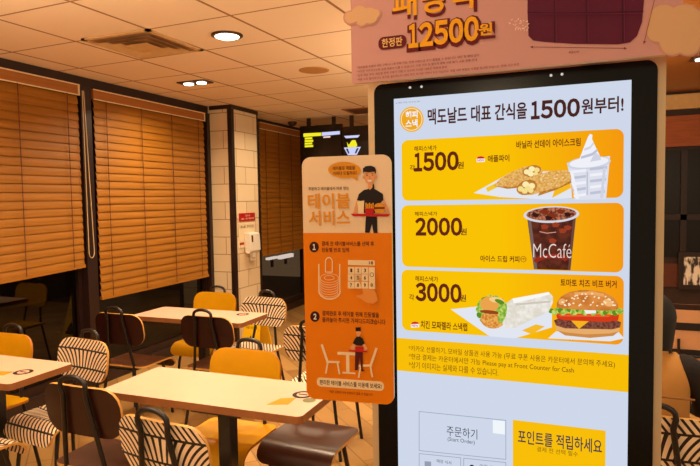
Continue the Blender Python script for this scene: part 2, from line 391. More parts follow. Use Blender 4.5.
# ------------------------------------------------------------------ ceiling fittings
def cassette():
    x0, x1, y0, y1 = -3.125, -2.565, 3.085, 3.665; cx, cy = (x0 + x1) / 2, (y0 + y1) / 2
    t = thing('ceiling_air_vent', (cx, cy, CEIL), 'square louvred air vent set in a ceiling tile, left of the bright lamp', 'air vent')
    fm = plain('vent_metal', (206, 170, 120), rough=.5)
    b = MB()
    for (a, c, d, e) in ((x0, y0, x1, y0 + .03), (x0, y1 - .03, x1, y1), (x0, y0, x0 + .03, y1), (x1 - .03, y0, x1, y1)): b.box((a, c, CEIL - .012), (d, e, CEIL), fm)
    b.build('vent_frame', t)
    dk = plain('vent_dark_throat', (176, 132, 86), rough=.8)
    b = MB(); b.box((x0 + .03, y0 + .03, CEIL - .004), (x1 - .03, y1 - .03, CEIL), dk); b.build('vent_throat', t)
    for k, r in enumerate((.225, .165, .105)):
        b = MB(); r2 = r - .05
        lo = [(cx - r, cy - r, CEIL - .026), (cx + r, cy - r, CEIL - .026), (cx + r, cy + r, CEIL - .026), (cx - r, cy + r, CEIL - .026)]
        hi = [(cx - r2, cy - r2, CEIL - .007), (cx + r2, cy - r2, CEIL - .007), (cx + r2, cy + r2, CEIL - .007), (cx - r2, cy + r2, CEIL - .007)]
        b.grid([lo, hi], fm, close_u=True)
        if k == 2: b.face(lo, fm)
        b.build('louvre', t)
cassette()
LAMP_COL = (1.0, .76, .49)
def area_lamp(loc, power, size, parent=None, spread=150, col=LAMP_COL):
    l = bpy.data.lights.new('lamp_or_fill_glow', 'AREA'); l.energy = power; l.color = col; l.shape = 'DISK'; l.size = size; l.spread = math.radians(spread)
    o = bpy.data.objects.new('lamp_or_fill_glow', l); COL.objects.link(o); o.location = loc
    if parent: o.parent = parent; o.location = Vector(loc) - parent.location
    return o
RIM = plain('lamp_rim_bronze', (70, 42, 22), rough=.4)
def downlight(x, y, twin, label, power, lit=(255, 246, 222), s=6.0):
    t = thing('downlight', (x, y, CEIL), label, 'ceiling light', 'recessed ceiling lights')
    if twin:
        b = MB(); b.box((x - .15, y - .075, CEIL - .012), (x + .15, y + .075, CEIL), RIM); b.build('housing', t)
        for dx in (-.07, .07):
            b = MB(); b.lathe([(.045, -.02), (.045, -.012)], (x + dx, y, CEIL), glow(lit, s), 20); b.build('lamp', t)
    else:
        b = MB(); b.lathe([(.095, -.012), (.105, -.006), (.105, 0)], (x, y, CEIL), RIM, 28); b.build('rim', t)
        b = MB(); b.lathe([(.05, -.024), (.08, -.014), (.08, -.01)], (x, y, CEIL), glow(lit, s), 28); b.build('lamp', t)
    area_lamp((x, y, CEIL - .04), power, .16, t)
    return t
downlight(-2.20, 3.42, False, 'brightest round ceiling lamp, above the middle table', 26)
downlight(-3.33, 4.62, True, 'small twin-lamp ceiling light above the wide window blind', 24)
downlight(.97, 5.6, True, 'ceiling light at the right edge on the brown ceiling', 10)
b = MB(); b.lathe([(.115, -.008), (.13, -.004), (.13, 0)], (-2.13, 4.64, CEIL), plain('speaker_grille', (190, 138, 78), rough=.7), 32)
sp = b.build('ceiling_speaker'); tag(sp, 'round flat speaker grille in the ceiling left of the pink board', 'speaker')
b = MB(); b.box((-2.75, 6.75, CEIL - .01), (-2.2, 7.2, CEIL), plain('far_vent', (170, 116, 66), rough=.7))
for k in range(5): b.box((-2.7, 6.8 + k * .08, CEIL - .016), (-2.25, 6.83 + k * .08, CEIL - .01), RIM)
tag(b.build('ceiling_grille'), 'flat return-air grille in the ceiling above the menu boards', 'air vent')
b = MB(); b.lathe([(.02, -.06), (.05, -.045), (.065, -.015), (.065, 0)], (-3.82, 7.55, CEIL), RIM, 20); tag(b.build('ceiling_dome', smooth=True), 'small dark dome fitting on the ceiling above the far blind', 'ceiling fitting')

# ------------------------------------------------------------------ menu boards at the far counter
MBY = 7.3
PLm = Plane((0, MBY, 0), (1, 0, 0))
def menu_board(l, r, label, art):
    a0 = PLm.at(l, 140)[0]; a1 = PLm.at(r, 140)[0]; z1 = PLm.at((l + r) / 2, 125)[1]; z0 = PLm.at((l + r) / 2, 170)[1]
    t = thing('menu_board', ((a0 + a1) / 2, MBY, z0), label, 'menu board', 'menu boards over the far counter')
    b = MB(); b.box((a0, MBY, z0), (a1, MBY + .06, z1), plain('menu_black', (30, 20, 14), rough=.25)); b.build('display', t)
    for a in (a0 + .12, a1 - .12):
        b = MB(); b.box((a - .025, MBY + .02, z1), (a + .025, MBY + .05, CEIL), FRAME); b.build('hanger', t)
    f = Flat(PLm, .003); f.step = .001; art(f); o = f.build('lit_lettering', t); o['label'] = 'lit white, blue and yellow writing'
    return t
YL, BW = glow((246, 236, 40), 1.0), glow((206, 210, 250), 1.0)
def art1(f):
    f.poly([(303.5, 133.5), (321.5, 132.5), (321.5, 135.8), (303.5, 137)], YL)
    f.poly([(322, 132.4), (340, 131), (340, 134.3), (322, 136)], BW)
    f.poly([(323.5, 136.6), (330.5, 136), (330.5, 137.6), (323.5, 138)], glow((250, 220, 200)))
    for k in range(4): f.poly([(305, 137.6 + k * 2.6), (312.5 + (k % 2), 137.2 + k * 2.6), (312.5 + (k % 2), 139.2 + k * 2.6), (305, 139.6 + k * 2.6)], YL)
def art2(f):
    f.poly([(344, 136), (360, 135), (358, 137.6), (346, 138.3)], BW)
    f.poly([(347, 142), (349, 145), (352, 140.3), (355.5, 140), (357.5, 145.5), (356, 147), (348, 147.3)], YL)
    f.poly([(344, 147.6), (361, 146.8), (357, 155), (348, 155.2)], BW)
    f.poly([(346, 148.8), (348, 148.7), (349.6, 153), (348.6, 154)], glow((40, 44, 60))); f.poly([(357, 148.2), (359, 148.2), (356.3, 153.8), (355, 153)], glow((40, 44, 60)))
menu_board(300, 341.5, 'dark hanging menu board with yellow and blue-white lines, above the orange sign', art1)
menu_board(342.5, 400, 'dark hanging menu board with a small crown emblem, beside the kiosk', art2)

# ------------------------------------------------------------------ things on the pillar
t = thing('notice_sign', (PX, 6.13, 1.4), 'red and white wall notice on the tiled pillar', 'notice')
PLp = Plane((PX + .010, 0, 0), (0, 1, 0))
def pil_rect(name, l, tp, r, bt, m, parent, lift=.004):
    q0, q1 = box_px(PLp, l, tp, r, bt); b = MB(); b.box((PX, q0[0], q0[1]), (PX + .006 + lift, q1[0], q1[1]), m); return b.build(name, parent)
pil_rect('red_panel', 239.5, 213, 255, 221, plain('notice_red', (176, 24, 20), rough=.4), t)
pil_rect('white_panel', 239.5, 223, 254.5, 247, plain('notice_cream', (240, 222, 186), rough=.5), t)
pil_rect('red_tab', 239.8, 242.5, 244, 245, plain('notice_red', (176, 24, 20)), t, .006)
Wp = lambda *a: words('notice_lettering', t, PLp, .004, *a)
Wp('안내', 245, 214.5, 249.5, 216.5, ink((240, 200, 180)), .01); Wp('손 소독제', 241, 217.5, 253.5, 219.5, ink((240, 200, 180)), .01); Wp('손을 씻어요', 240.5, 225, 253.5, 227.6, ink((120, 90, 50)), .01)
t = thing('hand_sanitizer_dispenser', (PX, 6.17, 1.2), 'cream wall-mounted hand sanitizer dispenser on the tiled pillar', 'dispenser')
y0, z1 = PLp.at(244.5, 233); y1, z0 = PLp.at(255, 255)
b = MB(); b.prism([(PX + .0105, y0, z0 + .05), (PX + .06, y0, z0 + .03), (PX + .095, y0, z0 + .07), (PX + .085, y0, z1 - .02), (PX + .06, y0, z1), (PX + .0105, y0, z1)], (0, y1 - y0, 0), WHITEP); b.build('housing', t, bevel=.008)
b = MB(); b.lathe([(.03, -.05), (.035, 0)], (PX + .05, (y0 + y1) / 2, z0 + .04), WHITEP, 16); b.build('nozzle', t)
b = MB(); b.box((PX + .084, y0 + .03, z1 - .11), (PX + .094, y0 + .055, z1 - .03), plain('dispenser_window', (90, 60, 30), rough=.2)); b.build('level_window', t)
b = MB(); b.lathe([(.0, 0), (.03, .006), (.04, .02), (.036, .02), (.027, .009), (0, .006)], (PX + .045, (y0 + y1) / 2, z0 - .06), WHITEP, 18); b.box((PX + .0105, (y0 + y1) / 2 - .012, z0 - .05), (PX + .03, (y0 + y1) / 2 + .012, z0 + .06), WHITEP); b.build('drip_tray', t)

# ------------------------------------------------------------------ tables
LAM = plain('pale_laminate', (222, 182, 160), rough=.32, var=.025, scale=8)
EDGE = plain('brown_table_edge', (146, 92, 50), rough=.45, var=.1)
def table(x0, x1, y0, y1, col, label, rot=0.0, top=LAM, edge=EDGE, group='dining tables'):
    cx, cy = (x0 + x1) / 2, (y0 + y1) / 2
    t = thing('dining_table', (cx, cy, 0), label, 'table', group)
    w, d = (x1 - x0) / 2, (y1 - y0) / 2
    b = MB(); b.prism([(cx + a, cy + c, .715) for a, c in rrect(-w, -d, w, d, .028)], (0, 0, .035), top, edge); b.build('tabletop', t)
    px, py = col
    b = MB(); b.box((px - .033, py - .033, .02), (px + .033, py + .033, .70), BLACKMET); b.build('column', t, bevel=.006)
    b = MB(); b.box((px - .13, py - .1, .70), (px + .13, py + .1, .715), BLACKMET); b.build('support_plate', t)
    b = MB(); b.prism([(px + a, py + c, 0) for a, c in rrect(-.2, -.14, .2, .14, .03)], (0, 0, .02), BLACKMET); b.build('base', t)
    t.rotation_euler.z = rot
    return t
def decal(t, x, y, r, m, ring=None, orange=None):
    b = MB(); z = .7506
    if orange:
        b.prism([(x + a, y + c, .75) for a, c in orange], (0, 0, .0006), m)
    else:
        b.lathe([(r, 0), (r, .0006)], (x, y, .75), m, 28)
        if ring: b.lathe([(r * .6, .0006), (r * .6, .0009)], (x, y, .75), ring, 28); b.box((x - r * .45, y - r * .12, .7509), (x + r * .45, y + r * .12, .7513), m)
    return b.build('table_sticker', t)
DKINK = ink((36, 22, 16)); ORINK = ink((240, 140, 20)); GRINK = ink((120, 120, 84))
tB = table(-2.155, -1.08, 2.15, 2.575, (-1.515, 2.27), 'pale square-edged table in the foreground, just left of the orange sign')
decal(tB, -1.195, 2.41, .05, DKINK, LAM)['label'] = 'round black sticker'
decal(tB, 0, 0, 0, ORINK, None, [(-1.29, 2.235), (-1.2, 2.27), (-1.205, 2.36), (-1.27, 2.33)])['label'] = 'orange sticker'
decal(tB, -1.135, 2.35, .03, GRINK)['label'] = 'small grey-green sticker'
tA = table(-3.62, -2.665, 2.075, 2.48, (-3.04, 2.29), 'pale table cut by the left edge of the photo')
decal(tA, -2.79, 2.26, .05, DKINK, LAM)['label'] = 'round black sticker'
decal(tA, 0, 0, 0, ORINK, None, [(-2.93, 2.16), (-2.84, 2.18), (-2.845, 2.25), (-2.92, 2.23)])['label'] = 'orange sticker'
tC = table(-3.345, -2.325, 3.69, 4.10, (-2.83, 3.935), 'pale table at the back, in front of the tiled pillar')
decal(tC, -2.5, 4.0, .05, DKINK, LAM)['label'] = 'round black sticker'
table(-.1, .95, 3.0, 3.5, (.45, 3.25), 'pale table holding the tote bag, in front of the seated person')

# ------------------------------------------------------------------ chairs
YEL = plain('yellow_chair_paint', (212, 154, 4), rough=.4, var=.03, spec=.25)
BRN = plain('brown_stained_ply', (42, 12, 11), rough=.35, var=.14, scale=6, stretch=(8, 1, 1))
BRNS = plain('brown_seat_ply', (66, 34, 22), rough=.33, var=.14, scale=6, stretch=(1, 8, 1))
PLY = plain('plywood_edge', (206, 152, 74), rough=.5, var=.1, scale=40)
YEDGE = plain('yellow_chair_edge', (176, 106, 22), rough=.5)
def stripe_mat(name, seat):
    """cream weave with dark slanting lines in bands, drawn on the UVs (metres across, metres up)"""
    m, nt, bs = newmat(name); uv = N(nt, 'ShaderNodeUVMap'); sp = N(nt, 'ShaderNodeSeparateXYZ'); nt.links.new(uv.outputs[0], sp.inputs[0]); u, v = sp.outputs[0], sp.outputs[1]
    M = lambda *a: math_n(nt, *a)
    top = M('GREATER_THAN', v, .055); bot = M('LESS_THAN', v, -.05)
    fan = M('ADD', u, M('MULTIPLY', M('MULTIPLY', u, v), -5.0))
    sa = M('ADD', u, M('MULTIPLY', v, .75)); sb = fan; sc = M('ADD', u, M('MULTIPLY', v, .7))
    mid = M('SUBTRACT', 1.0, M('MAXIMUM', top, bot))
    s = M('ADD', M('ADD', M('MULTIPLY', sa, top), M('MULTIPLY', sb, mid)), M('MULTIPLY', sc, bot))
    st = M('LESS_THAN', M('FRACT', M('ADD', M('DIVIDE', s, .029), 50.0)), .42)
    if not seat:
        for c in (.055, -.05): st = M('MAXIMUM', st, M('LESS_THAN', M('ABSOLUTE', M('SUBTRACT', v, c)), .005))
    else:
        for c in (.055, -.05, .14): st = M('MAXIMUM', st, M('LESS_THAN', M('ABSOLUTE', M('SUBTRACT', v, c)), .005))
    nt.links.new(mix_c(nt, st, lin((244, 218, 184)), lin((30, 14, 12))), bs.inputs['Base Color']); bs.inputs['Roughness'].default_value = .5; return m
STB, STS = stripe_mat('striped_back', False), stripe_mat('striped_seat', True)
def shell(name, parent, fn, outline, thick, m, m_edge, nu=20, nv=10):
    """a bent ply panel: outline (u,v) rounded, fn(u,v) -> point & normal; fine quad grid clipped to the outline by mapping a square onto it"""
    bm = bmesh.new(); uvl = bm.loops.layers.uv.new('UVMap')
    w, h, r = outline
    def sq(a, c):                     # square [-1,1]^2 -> rounded rectangle
        u, v = a * w, c * h
        def lim(v_): d = abs(v_) - (h - r); return w if d <= 0 else (w - r) + math.sqrt(max(0, r * r - d * d))
        return a * lim(v), v
    cs = [math.sin(PI / 2 * (-1 + 2 * i / nv)) for i in range(nv + 1)]
    fr, bk = [], []
    for c in cs:
        for j in range(nu + 1):
            u, v = sq(-1 + 2 * j / nu, c); p, n = fn(u, v)
            fr.append((bm.verts.new(p + n * thick / 2), u, v)); bk.append((bm.verts.new(p - n * thick / 2), u, v))
    W = nu + 1
    def quad(ids, mi):
        try: f = bm.faces.new([i[0] for i in ids])
        except ValueError: return
        f.material_index = mi; f.smooth = True
        for l, i in zip(f.loops, ids): l[uvl].uv = (i[1], i[2])
    for i in range(nv):
        for j in range(nu):
            a = i * W + j; quad((fr[a], fr[a + 1], fr[a + W + 1], fr[a + W]), 0); quad((bk[a + W], bk[a + W + 1], bk[a + 1], bk[a]), 0)
    rim = [j for j in range(W)] + [i * W + nu for i in range(1, nv + 1)] + [nv * W + j for j in range(nu - 1, -1, -1)] + [i * W for i in range(nv - 1, 0, -1)]
    for a, c in zip(rim, rim[1:] + rim[:1]): quad((fr[a], bk[a], bk[c], fr[c]), 1)
    bmesh.ops.recalc_face_normals(bm, faces=bm.faces)
    for e in bm.edges:
        if len(e.link_faces) == 2 and e.calc_face_angle(0) > math.radians(50): e.smooth = False
    me = bpy.data.meshes.new(name); bm.to_mesh(me); bm.free(); me.materials.append(m); me.materials.append(m_edge)
    o = bpy.data.objects.new(name, me); COL.objects.link(o); o.parent = parent; return o
def back_fn(u, v):
    z = .722 + v; y = -.200 - (z - .6) * .14 + .32 * u * u
    n = Vector((-.64 * u, 1, .14)).normalized(); return Vector((u, y, z)), n
def seat_fn(u, v):
    s = v + .21                      # 0 at the rear .. .44 along the panel
    L, R = .285, .085
    if s <= L: y, z, n = -.205 + s, .445 - .02 * math.sin(PI * min(1, s / L)) * (1 - (u / .2) ** 2) * .6, Vector((0, 0, 1))
    else:
        a = (s - L) / R; a = min(a, 1.35); ex = max(0, s - L - 1.35 * R)
        y = -.205 + L + R * math.sin(a) + ex * math.cos(1.35); z = .445 - R * (1 - math.cos(a)) - ex * math.sin(1.35); n = Vector((0, math.sin(a), math.cos(a)))
    return Vector((u, y, z)), n
def chair(kind):
    t = bpy.data.objects.new('dining_chair', None); COL.objects.link(t)
    ms, mb_, me = {'yellow': (YEL, YEL, YEDGE), 'brown': (BRNS, BRN, PLY), 'striped': (STS, STB, PLY)}[kind]
    shell('seat', t, seat_fn, (.205, .21, .05), .014, ms, me, 16, 22)
    shell('backrest', t, back_fn, (.220, .117, .084), .014, mb_, me)
    yb = lambda z: -.200 - (z - .6) * .14 - .022
    for sx in (-1, 1):
        b = MB(); P = []
        for z in (0, .2, .45, .6, .8): P.append((sx * (.185 - .125 * z / .84), yb(max(z, .45)) - (.05 * (1 - z / .45) if z < .45 else 0), z))
        b.tube(P, .0108, BLACKMET, 10); b.build('rear_leg', t, smooth=True)
        b = MB(); b.tube([(sx * .145, .07, .436), (sx * .16, .10, .30), (sx * .185, .13, 0)], .011, BLACKMET, 10); b.build('front_leg', t, smooth=True)
        b = MB(); b.tube([(sx * .125, yb(.45) + .005, .425), (sx * .145, .10, .425)], .010, BLACKMET, 8); b.build('seat_rail', t, smooth=True)
    b = MB(); r = .185 - .125 * .8 / .84
    b.tube([(-r, yb(.8), .8)] + [(-r * 1.12 * math.cos(a), yb(.85), .84 + .048 * math.sin(a) ** .7) for a in [PI * k / 10 for k in range(11)]] + [(r, yb(.8), .8)], .0108, BLACKMET, 10); b.build('handle_loop', t, smooth=True)
    b = MB(); b.tube([(-.13, yb(.45), .42), (.13, yb(.45), .42)], .009, BLACKMET, 8); b.build('cross_rail', t, smooth=True)
    return t
PROTO = {}
def put_chair(kind, x, y, rot, label):
    """x, y: where the top of the backrest stands; rot: degrees, 0 faces +Y"""
    if kind not in PROTO: t = PROTO[kind] = chair(kind)
    else: t = copy_tree(PROTO[kind])
    a = math.radians(rot); t.location = (x + .235 * -math.sin(a), y + .235 * math.cos(a), 0); t.rotation_euler.z = a
    tag(t, label, 'chair', 'dining chairs around the tables'); return t
put_chair('yellow', -3.36, 2.64, 180, 'yellow chair at the left edge, behind the cut-off table')
put_chair('striped', -2.755, 2.665, 173, 'striped chair facing us behind the right corner of the left-edge table')
put_chair('brown', -3.17, 3.35, 0, 'dark brown chair with its back to us, nearest the window post')
put_chair('brown', -2.48, 3.46, 0, 'dark brown chair with its back to us, centred before the back table')
put_chair('yellow', -3.03, 4.42, 180, 'yellow chair across the back table, against the tiled pillar')
put_chair('striped', -2.47, 4.31, 176, 'striped chair at the right end of the back table, above the yellow floor sign')
put_chair('striped', -1.59, 3.36, 0, 'striped chair half hidden behind the left edge of the orange sign')
put_chair('yellow', -1.70, 2.755, 180, 'yellow chair behind the foreground table')
put_chair('brown', -2.085, 1.95, 0, 'dark brown chair back at lower left, left of the foreground table')
put_chair('striped', -1.465, 1.73, -5, 'striped chair back at the bottom of the photo, before the foreground table')
put_chair('striped', -2.89, 1.77, -4, 'striped chair of which only a seat corner shows at the bottom left edge')
put_chair('brown', -.97, 3.6, 0, 'chair hidden by the orange sign, only its legs showing beneath')
put_chair('striped', .245, 2.375, 0, 'striped chair right of the kiosk, under the seated person')

# low stool whose seat shows under the orange sign
t = thing('low_stool', (-1.28, 2.63, 0), 'dark brown low stool under the bottom corner of the orange sign', 'stool')
o = copy_tree([c for c in kids(PROTO['brown']) if c.name.split('.')[0] == 'seat'][0], t); o.name = 'seat'; o.location = (0, 0, 0)
o.matrix_parent_inverse.identity()
for sx in (-1, 1):
    for sy in (-1, 1):
        b = MB(); b.tube([(-1.28 + sx * .14, 2.63 + sy * .10, .432), (-1.28 + sx * .16, 2.63 + sy * .13, .25), (-1.28 + sx * .18, 2.63 + sy * .16, 0)], .012, BLACKMET, 10); b.build('leg', t, smooth=True)
t.rotation_euler.z = math.radians(177)

# ------------------------------------------------------------------ wet floor sign
t = thing('wet_floor_sign', (-3.05, 5.02, 0), 'yellow folding floor sign behind the right end of the back table', 'floor sign')
YS = plain('yellow_sign_plastic', (244, 196, 20), rough=.4, var=.02); wx, wy = -2.99, 5.02
for s in (-1, 1):
    lo = [(wx - .125, wy + s * .17, 0), (wx + .125, wy + s * .17, 0), (wx + .07, wy + s * .012, .63), (wx - .07, wy + s * .012, .63)]
    b = MB(); b.prism(lo, (0, s * .014, 0), YS); o = b.build('sign_panel', t, bevel=.004)
    if s < 0:
        b = MB(); n = Vector((0, -.63, .158)).normalized()
        class Sl: pass
        pl = Sl(); pl.w = lambda a, c, l=0: Vector((wx + a, wy - .17 + c / .63 * .158 - .0145 - l, c))
        dk = ink((60, 40, 10))
        letter(b, pl, '미끄럼주의', (-.065, .44), (.065, .47), dk, .001, .01); letter(b, pl, 'WET FLOOR', (-.065, .40), (.065, .422), dk, .001, .0)
        b.face([pl.w(-.07, .2, .001), pl.w(.07, .2, .001), pl.w(0, .34, .001)], dk); b.build('sign_lettering', t, merge=False)
b = MB(); b.tube([(wx - .06, wy, .625), (wx - .05, wy, .67), (wx + .05, wy, .67), (wx + .06, wy, .625)], .012, YS, 8); b.build('handle', t)

# ------------------------------------------------------------------ the ordering kiosk
KY = 1.04
PK = Plane((0, KY, 0), (1, 0, 0))
KX0, KX1 = -.3735, .1215
t = kiosk = thing('ordering_kiosk', ((KX0 + KX1) / 2, KY + .05, 0), 'tall ordering kiosk with a bright lit touch screen and black bezel', 'kiosk')
STEEL = plain('champagne_metal', (222, 190, 148), rough=.35, metal=.35, var=.03)
zt = 1.868
b = MB(); b.prism([(x, KY + .012, z) for x, z in rrect(KX0, .95, KX1, zt, .012)], (0, .10, 0), STEEL); b.build('housing', t)
b = MB(); b.prism([(x, KY + .0005, z) for x, z in rrect(-.3575, .97, .1085, 1.8585, .016)], (0, .0115, 0), plain('black_glass_bezel', (12, 9, 8), rough=.18, var=.02, spec=.2)); bez = b.build('bezel', t)
b = MB(); b.box((KX0 + .02, KY + .03, .06), (KX1 - .02, KY + .11, .95), STEEL); b.build('pedestal', t, bevel=.01)
b = MB(); b.prism([(x, y, 0) for x, y in rrect(KX0 - .05, KY - .08, KX1 + .05, KY + .32, .03)], (0, 0, .06), BLACKMET); b.build('base_plate', t)
for l, y in ((410, 87.5), (421.5, 86.7), (551, 75.4), (562, 74.2)):
    a, c = PK.at(l, y); b = MB(); b.lathe([(.0022, -.0006), (.0022, .0006)], (a, KY, c), glow((235, 226, 214), .8), 12, axis='y'); b.build('sensor', t)  # sensor dots glow to paint their small white reflections
SX0, SX1, SZ1 = PK.at(394, 99)[0], PK.at(631.5, 80)[0], PK.at(512, 89.5)[1]; SZ0 = SZ1 - (SX1 - SX0) * 16 / 9
b = MB(); b.box((SX0, KY - .001, SZ0), (SX1, KY + .003, SZ1), glow((206, 216, 234))); scr = b.build('screen', t); scr['label'] = 'lit portrait touch screen'
OFF = .0024
TXT = glow((74, 36, 30)); RED = glow((206, 38, 40)); WHT = glow((246, 246, 250)); YLW = glow((248, 190, 8)); BRW = glow((98, 38, 18))
kx = lambda l, y=230: PK.at(l, y)[0] - kiosk.location.x
# brand headline
words('corner_lettering', scr, PK, OFF, '※ 매장 이용 안내 01.24~', 396, 101.5, 421, 103.2, glow((110, 116, 130)))
words('headline_lettering', scr, PK, OFF, '맥도날드 대표 간식을', 428, 105.5, 527, 122, TXT, .024)
number('headline_number', scr, PK, OFF, '1500', 531, 99.8, 580, 118.3, TXT, .04)
words('headline_lettering', scr, PK, OFF, '원부터!', 581.5, 97.5, 623.5, 113.5, TXT, .024)
f = Flat(PK, OFF)
f.ell(412, 119.5, 12, 12.6, glow((240, 176, 40)), n=36); f.ell(412, 119.5, 10.6, 11.2, glow((252, 240, 214)), n=36); f.ell(412, 119.5, 10, 10.6, glow((238, 168, 28)), n=36)
f.text('해피', 406, 111.2, 418, 118.4, WHT, .03); f.text('스낵', 406, 119.6, 418, 127.6, WHT, .03)
f.build('round_badge', scr)
# three offer panels
def panel(lt, lb, rt, rb):
    q0 = PK.at(402, lb); q1 = PK.at(623.5, rt); f = Flat(PK, OFF * .5)
    f.rr((PK.at(402, (lt + lb) / 2)[0], (PK.at(402, lb)[1] + PK.at(623, rb)[1]) / 2), (PK.at(623.5, (rt + rb) / 2)[0], (PK.at(402, lt)[1] + PK.at(623, rt)[1]) / 2), .012,
         glow_ramp('offer_artwork', (250, 194, 4), (244, 146, 16), kx(500), kx(640)))
    return f.build('offer_panel', scr)
panel(140.5, 200.7, 128.8, 197.8); panel(205.7, 267.5, 202.3, 271.3); panel(270.8, 331.5, 274.5, 343)
W = lambda n, *a: words(n, scr, PK, OFF, *a)
W('offer_lettering', '해피스낵가', 414.5, 145.8, 437, 151, BRW, .014); number('price_number', scr, PK, OFF, '1500', 414.5, 152, 459, 171, BRW, .04); W('won_lettering', '원', 457.5, 161.8, 464, 168.6, BRW, .02); W('each_lettering', '각', 410, 165, 415.4, 171, BRW, .014)
W('item_lettering', '애플파이', 488, 155, 509.5, 162, BRW, .02); W('item_lettering', '바닐라 선데이 아이스크림', 516.5, 139.5, 580.5, 147.5, BRW, .02)
W('offer_lettering', '해피스낵가', 415, 211.5, 437.5, 216, BRW, .014); number('price_number', scr, PK, OFF, '2000', 415.5, 217.5, 462.5, 235.7, BRW, .04); W('won_lettering', '원', 460.5, 228.3, 467, 235, BRW, .02)
W('item_lettering', '아이스 드립 커피', 480.5, 255.5, 519.5, 262, BRW, .02); W('size_mark', 'ⓜ', 520.5, 256, 526.5, 262, BRW, .0)
W('offer_lettering', '해피스낵가', 415.5, 276, 438.5, 281.5, BRW, .014); number('price_number', scr, PK, OFF, '3000', 415.8, 283, 461.8, 302, BRW, .04); W('won_lettering', '원', 459.8, 294.3, 466.3, 301.2, BRW, .02); W('each_lettering', '각', 409.5, 294, 414.5, 300, BRW, .014)
W('item_lettering', '치킨 모짜렐라 스낵랩', 421, 321.5, 467.5, 329.5, BRW, .02); W('item_lettering', '토마토 치즈 비프 버거', 560.5, 279.5, 616.5, 287, BRW, .02)
f = Flat(PK, OFF)
for x, y in ((481, 159.5), (415.5, 324.5)):
    f.poly([(x - 4, y - .8), (x - 3, y - 2.6), (x, y - 3.2), (x + 3, y - 2.6), (x + 4, y - 1)], RED); f.poly([(x - 4.2, y - .6), (x + 4.2, y - .9), (x + 4, y + 2.4), (x - 4, y + 2.8)], WHT); f.text('NEW', x - 3.4, y - .2, x + 3.4, y + 2, RED, .02)
f.build('new_badge', scr)
# pictures of the food
CRUST = glow_tex('pie_crust', (214, 150, 66), (236, 190, 112), 260); CRUSTD = glow_tex('pie_crust_shaded', (176, 108, 36), (204, 140, 60), 260)
APPLE = glow((246, 222, 140)); APPLE2 = glow((252, 236, 176)); PAPER = glow((226, 230, 240)); PAPER2 = glow((206, 212, 226))
f = Flat(PK, OFF * 1.1)
f.poly([(474, 193), (512, 172), (570, 171), (572, 198), (545, 199.5), (500, 197)], PAPER); f.poly([(486, 188), (496, 183), (500, 186), (488, 192)], glow((244, 200, 40))); f.poly([(556, 186), (570, 178), (571, 188), (552, 198)], glow((246, 186, 30)))
f.poly([(494, 186), (500, 179), (512, 172), (524, 167), (533, 165.5), (541, 168), (543, 172), (538, 178), (528, 183), (512, 187)], CRUST)
f.poly([(494, 186), (512, 187), (528, 183), (538, 178), (537, 181), (524, 187), (508, 189)], CRUSTD); f.ell(532, 171, 9.5, 5.5, CRUSTD, -14)
for x, y, r in ((527, 172, 3), (532, 169, 3.2), (537, 170, 2.8), (531, 174, 3), (536, 174, 2.4)): f.ell(x, y, r, r * .85, APPLE if r < 3 else APPLE2)
f.poly([(518, 187), (524, 180), (536, 175), (552, 171), (566, 170), (571, 173), (571, 180), (560, 187), (546, 191), (532, 195), (522, 195), (517, 191)], CRUST)
f.poly([(540, 192), (560, 187), (571, 180), (571, 183), (556, 190), (538, 196)], CRUSTD); f.ell(527, 187.5, 10.5, 7.2, CRUSTD, -18)
for x, y, r in ((521, 189, 3), (526, 184.5, 3.4), (532, 186, 3.2), (525, 191, 3), (531, 190.5, 2.8), (528, 188, 2.6)): f.ell(x, y, r, r * .9, APPLE if r < 3.1 else APPLE2)
for k in range(16):
    x, y = 540 + random.random() * 27, 174 + random.random() * 12; f.ell(x, y, .9, .5, glow((250, 220, 160)), -20, 8)
f.build('pie_picture', scr)
CUP = glow((222, 224, 236)); CUPL = glow((240, 241, 248)); CUPD = glow((190, 194, 214)); CUPM = glow((208, 212, 226))
f = Flat(PK, OFF * 1.1)
f.poly([(567, 163), (610, 156), (606, 199), (575, 200)], CUP)
f.ell(589, 163, 21.8, 6.4, CUPM, -6); f.ell(589, 162.4, 19.6, 5, CUPL, -6)
f.poly([(579, 160), (584, 147), (588, 137), (590, 134), (592.5, 135), (592, 139), (595, 146), (600, 156), (600, 160), (590, 163.5)], CUPL)
f.poly([(590, 162), (595, 152), (600, 156), (601, 160)], CUPM); f.poly([(581, 156.5), (592, 153), (597, 149), (598, 151), (592, 156), (581, 159)], CUPD); f.poly([(584.5, 148.5), (590, 146.5), (593, 142.5), (594, 144), (590, 149), (584, 151)], CUPM)
for k in range(5):
    y = 170 + k * 6; f.poly([(569.5 + k, y + 1), (586, y - 1), (586, y + 1.6), (570 + k, y + 3.6)], CUPD if k % 2 else CUPL); f.poly([(590, y - 2), (607 - k * .6, y - 4), (607 - k * .6, y - 1.2), (590, y + .6)], CUPL if k % 2 else CUPD)
f.poly([(570, 172), (573, 171), (579, 199), (576, 199)], CUPL); f.poly([(603, 168), (606, 167.5), (603, 198), (600, 198.5)], CUPM); f.poly([(586.5, 172), (588, 171.8), (588, 195), (586.5, 195)], CUPD)
f.build('sundae_picture', scr)
f = Flat(PK, OFF * 1.1)
COF = glow_tex('iced_coffee', (74, 34, 26), (104, 48, 32), 90); COFR = glow((132, 48, 26)); ICE = glow_tex('coffee_ice', (86, 40, 30), (196, 120, 86), 240)
f.poly([(527.5, 219), (576, 217), (570.5, 270), (534, 269)], COF); f.poly([(528, 219), (531, 219), (537.5, 269), (534, 269)], glow((120, 96, 92))); f.poly([(573, 218), (576, 217), (570.5, 270), (568, 270)], glow((106, 70, 62)))
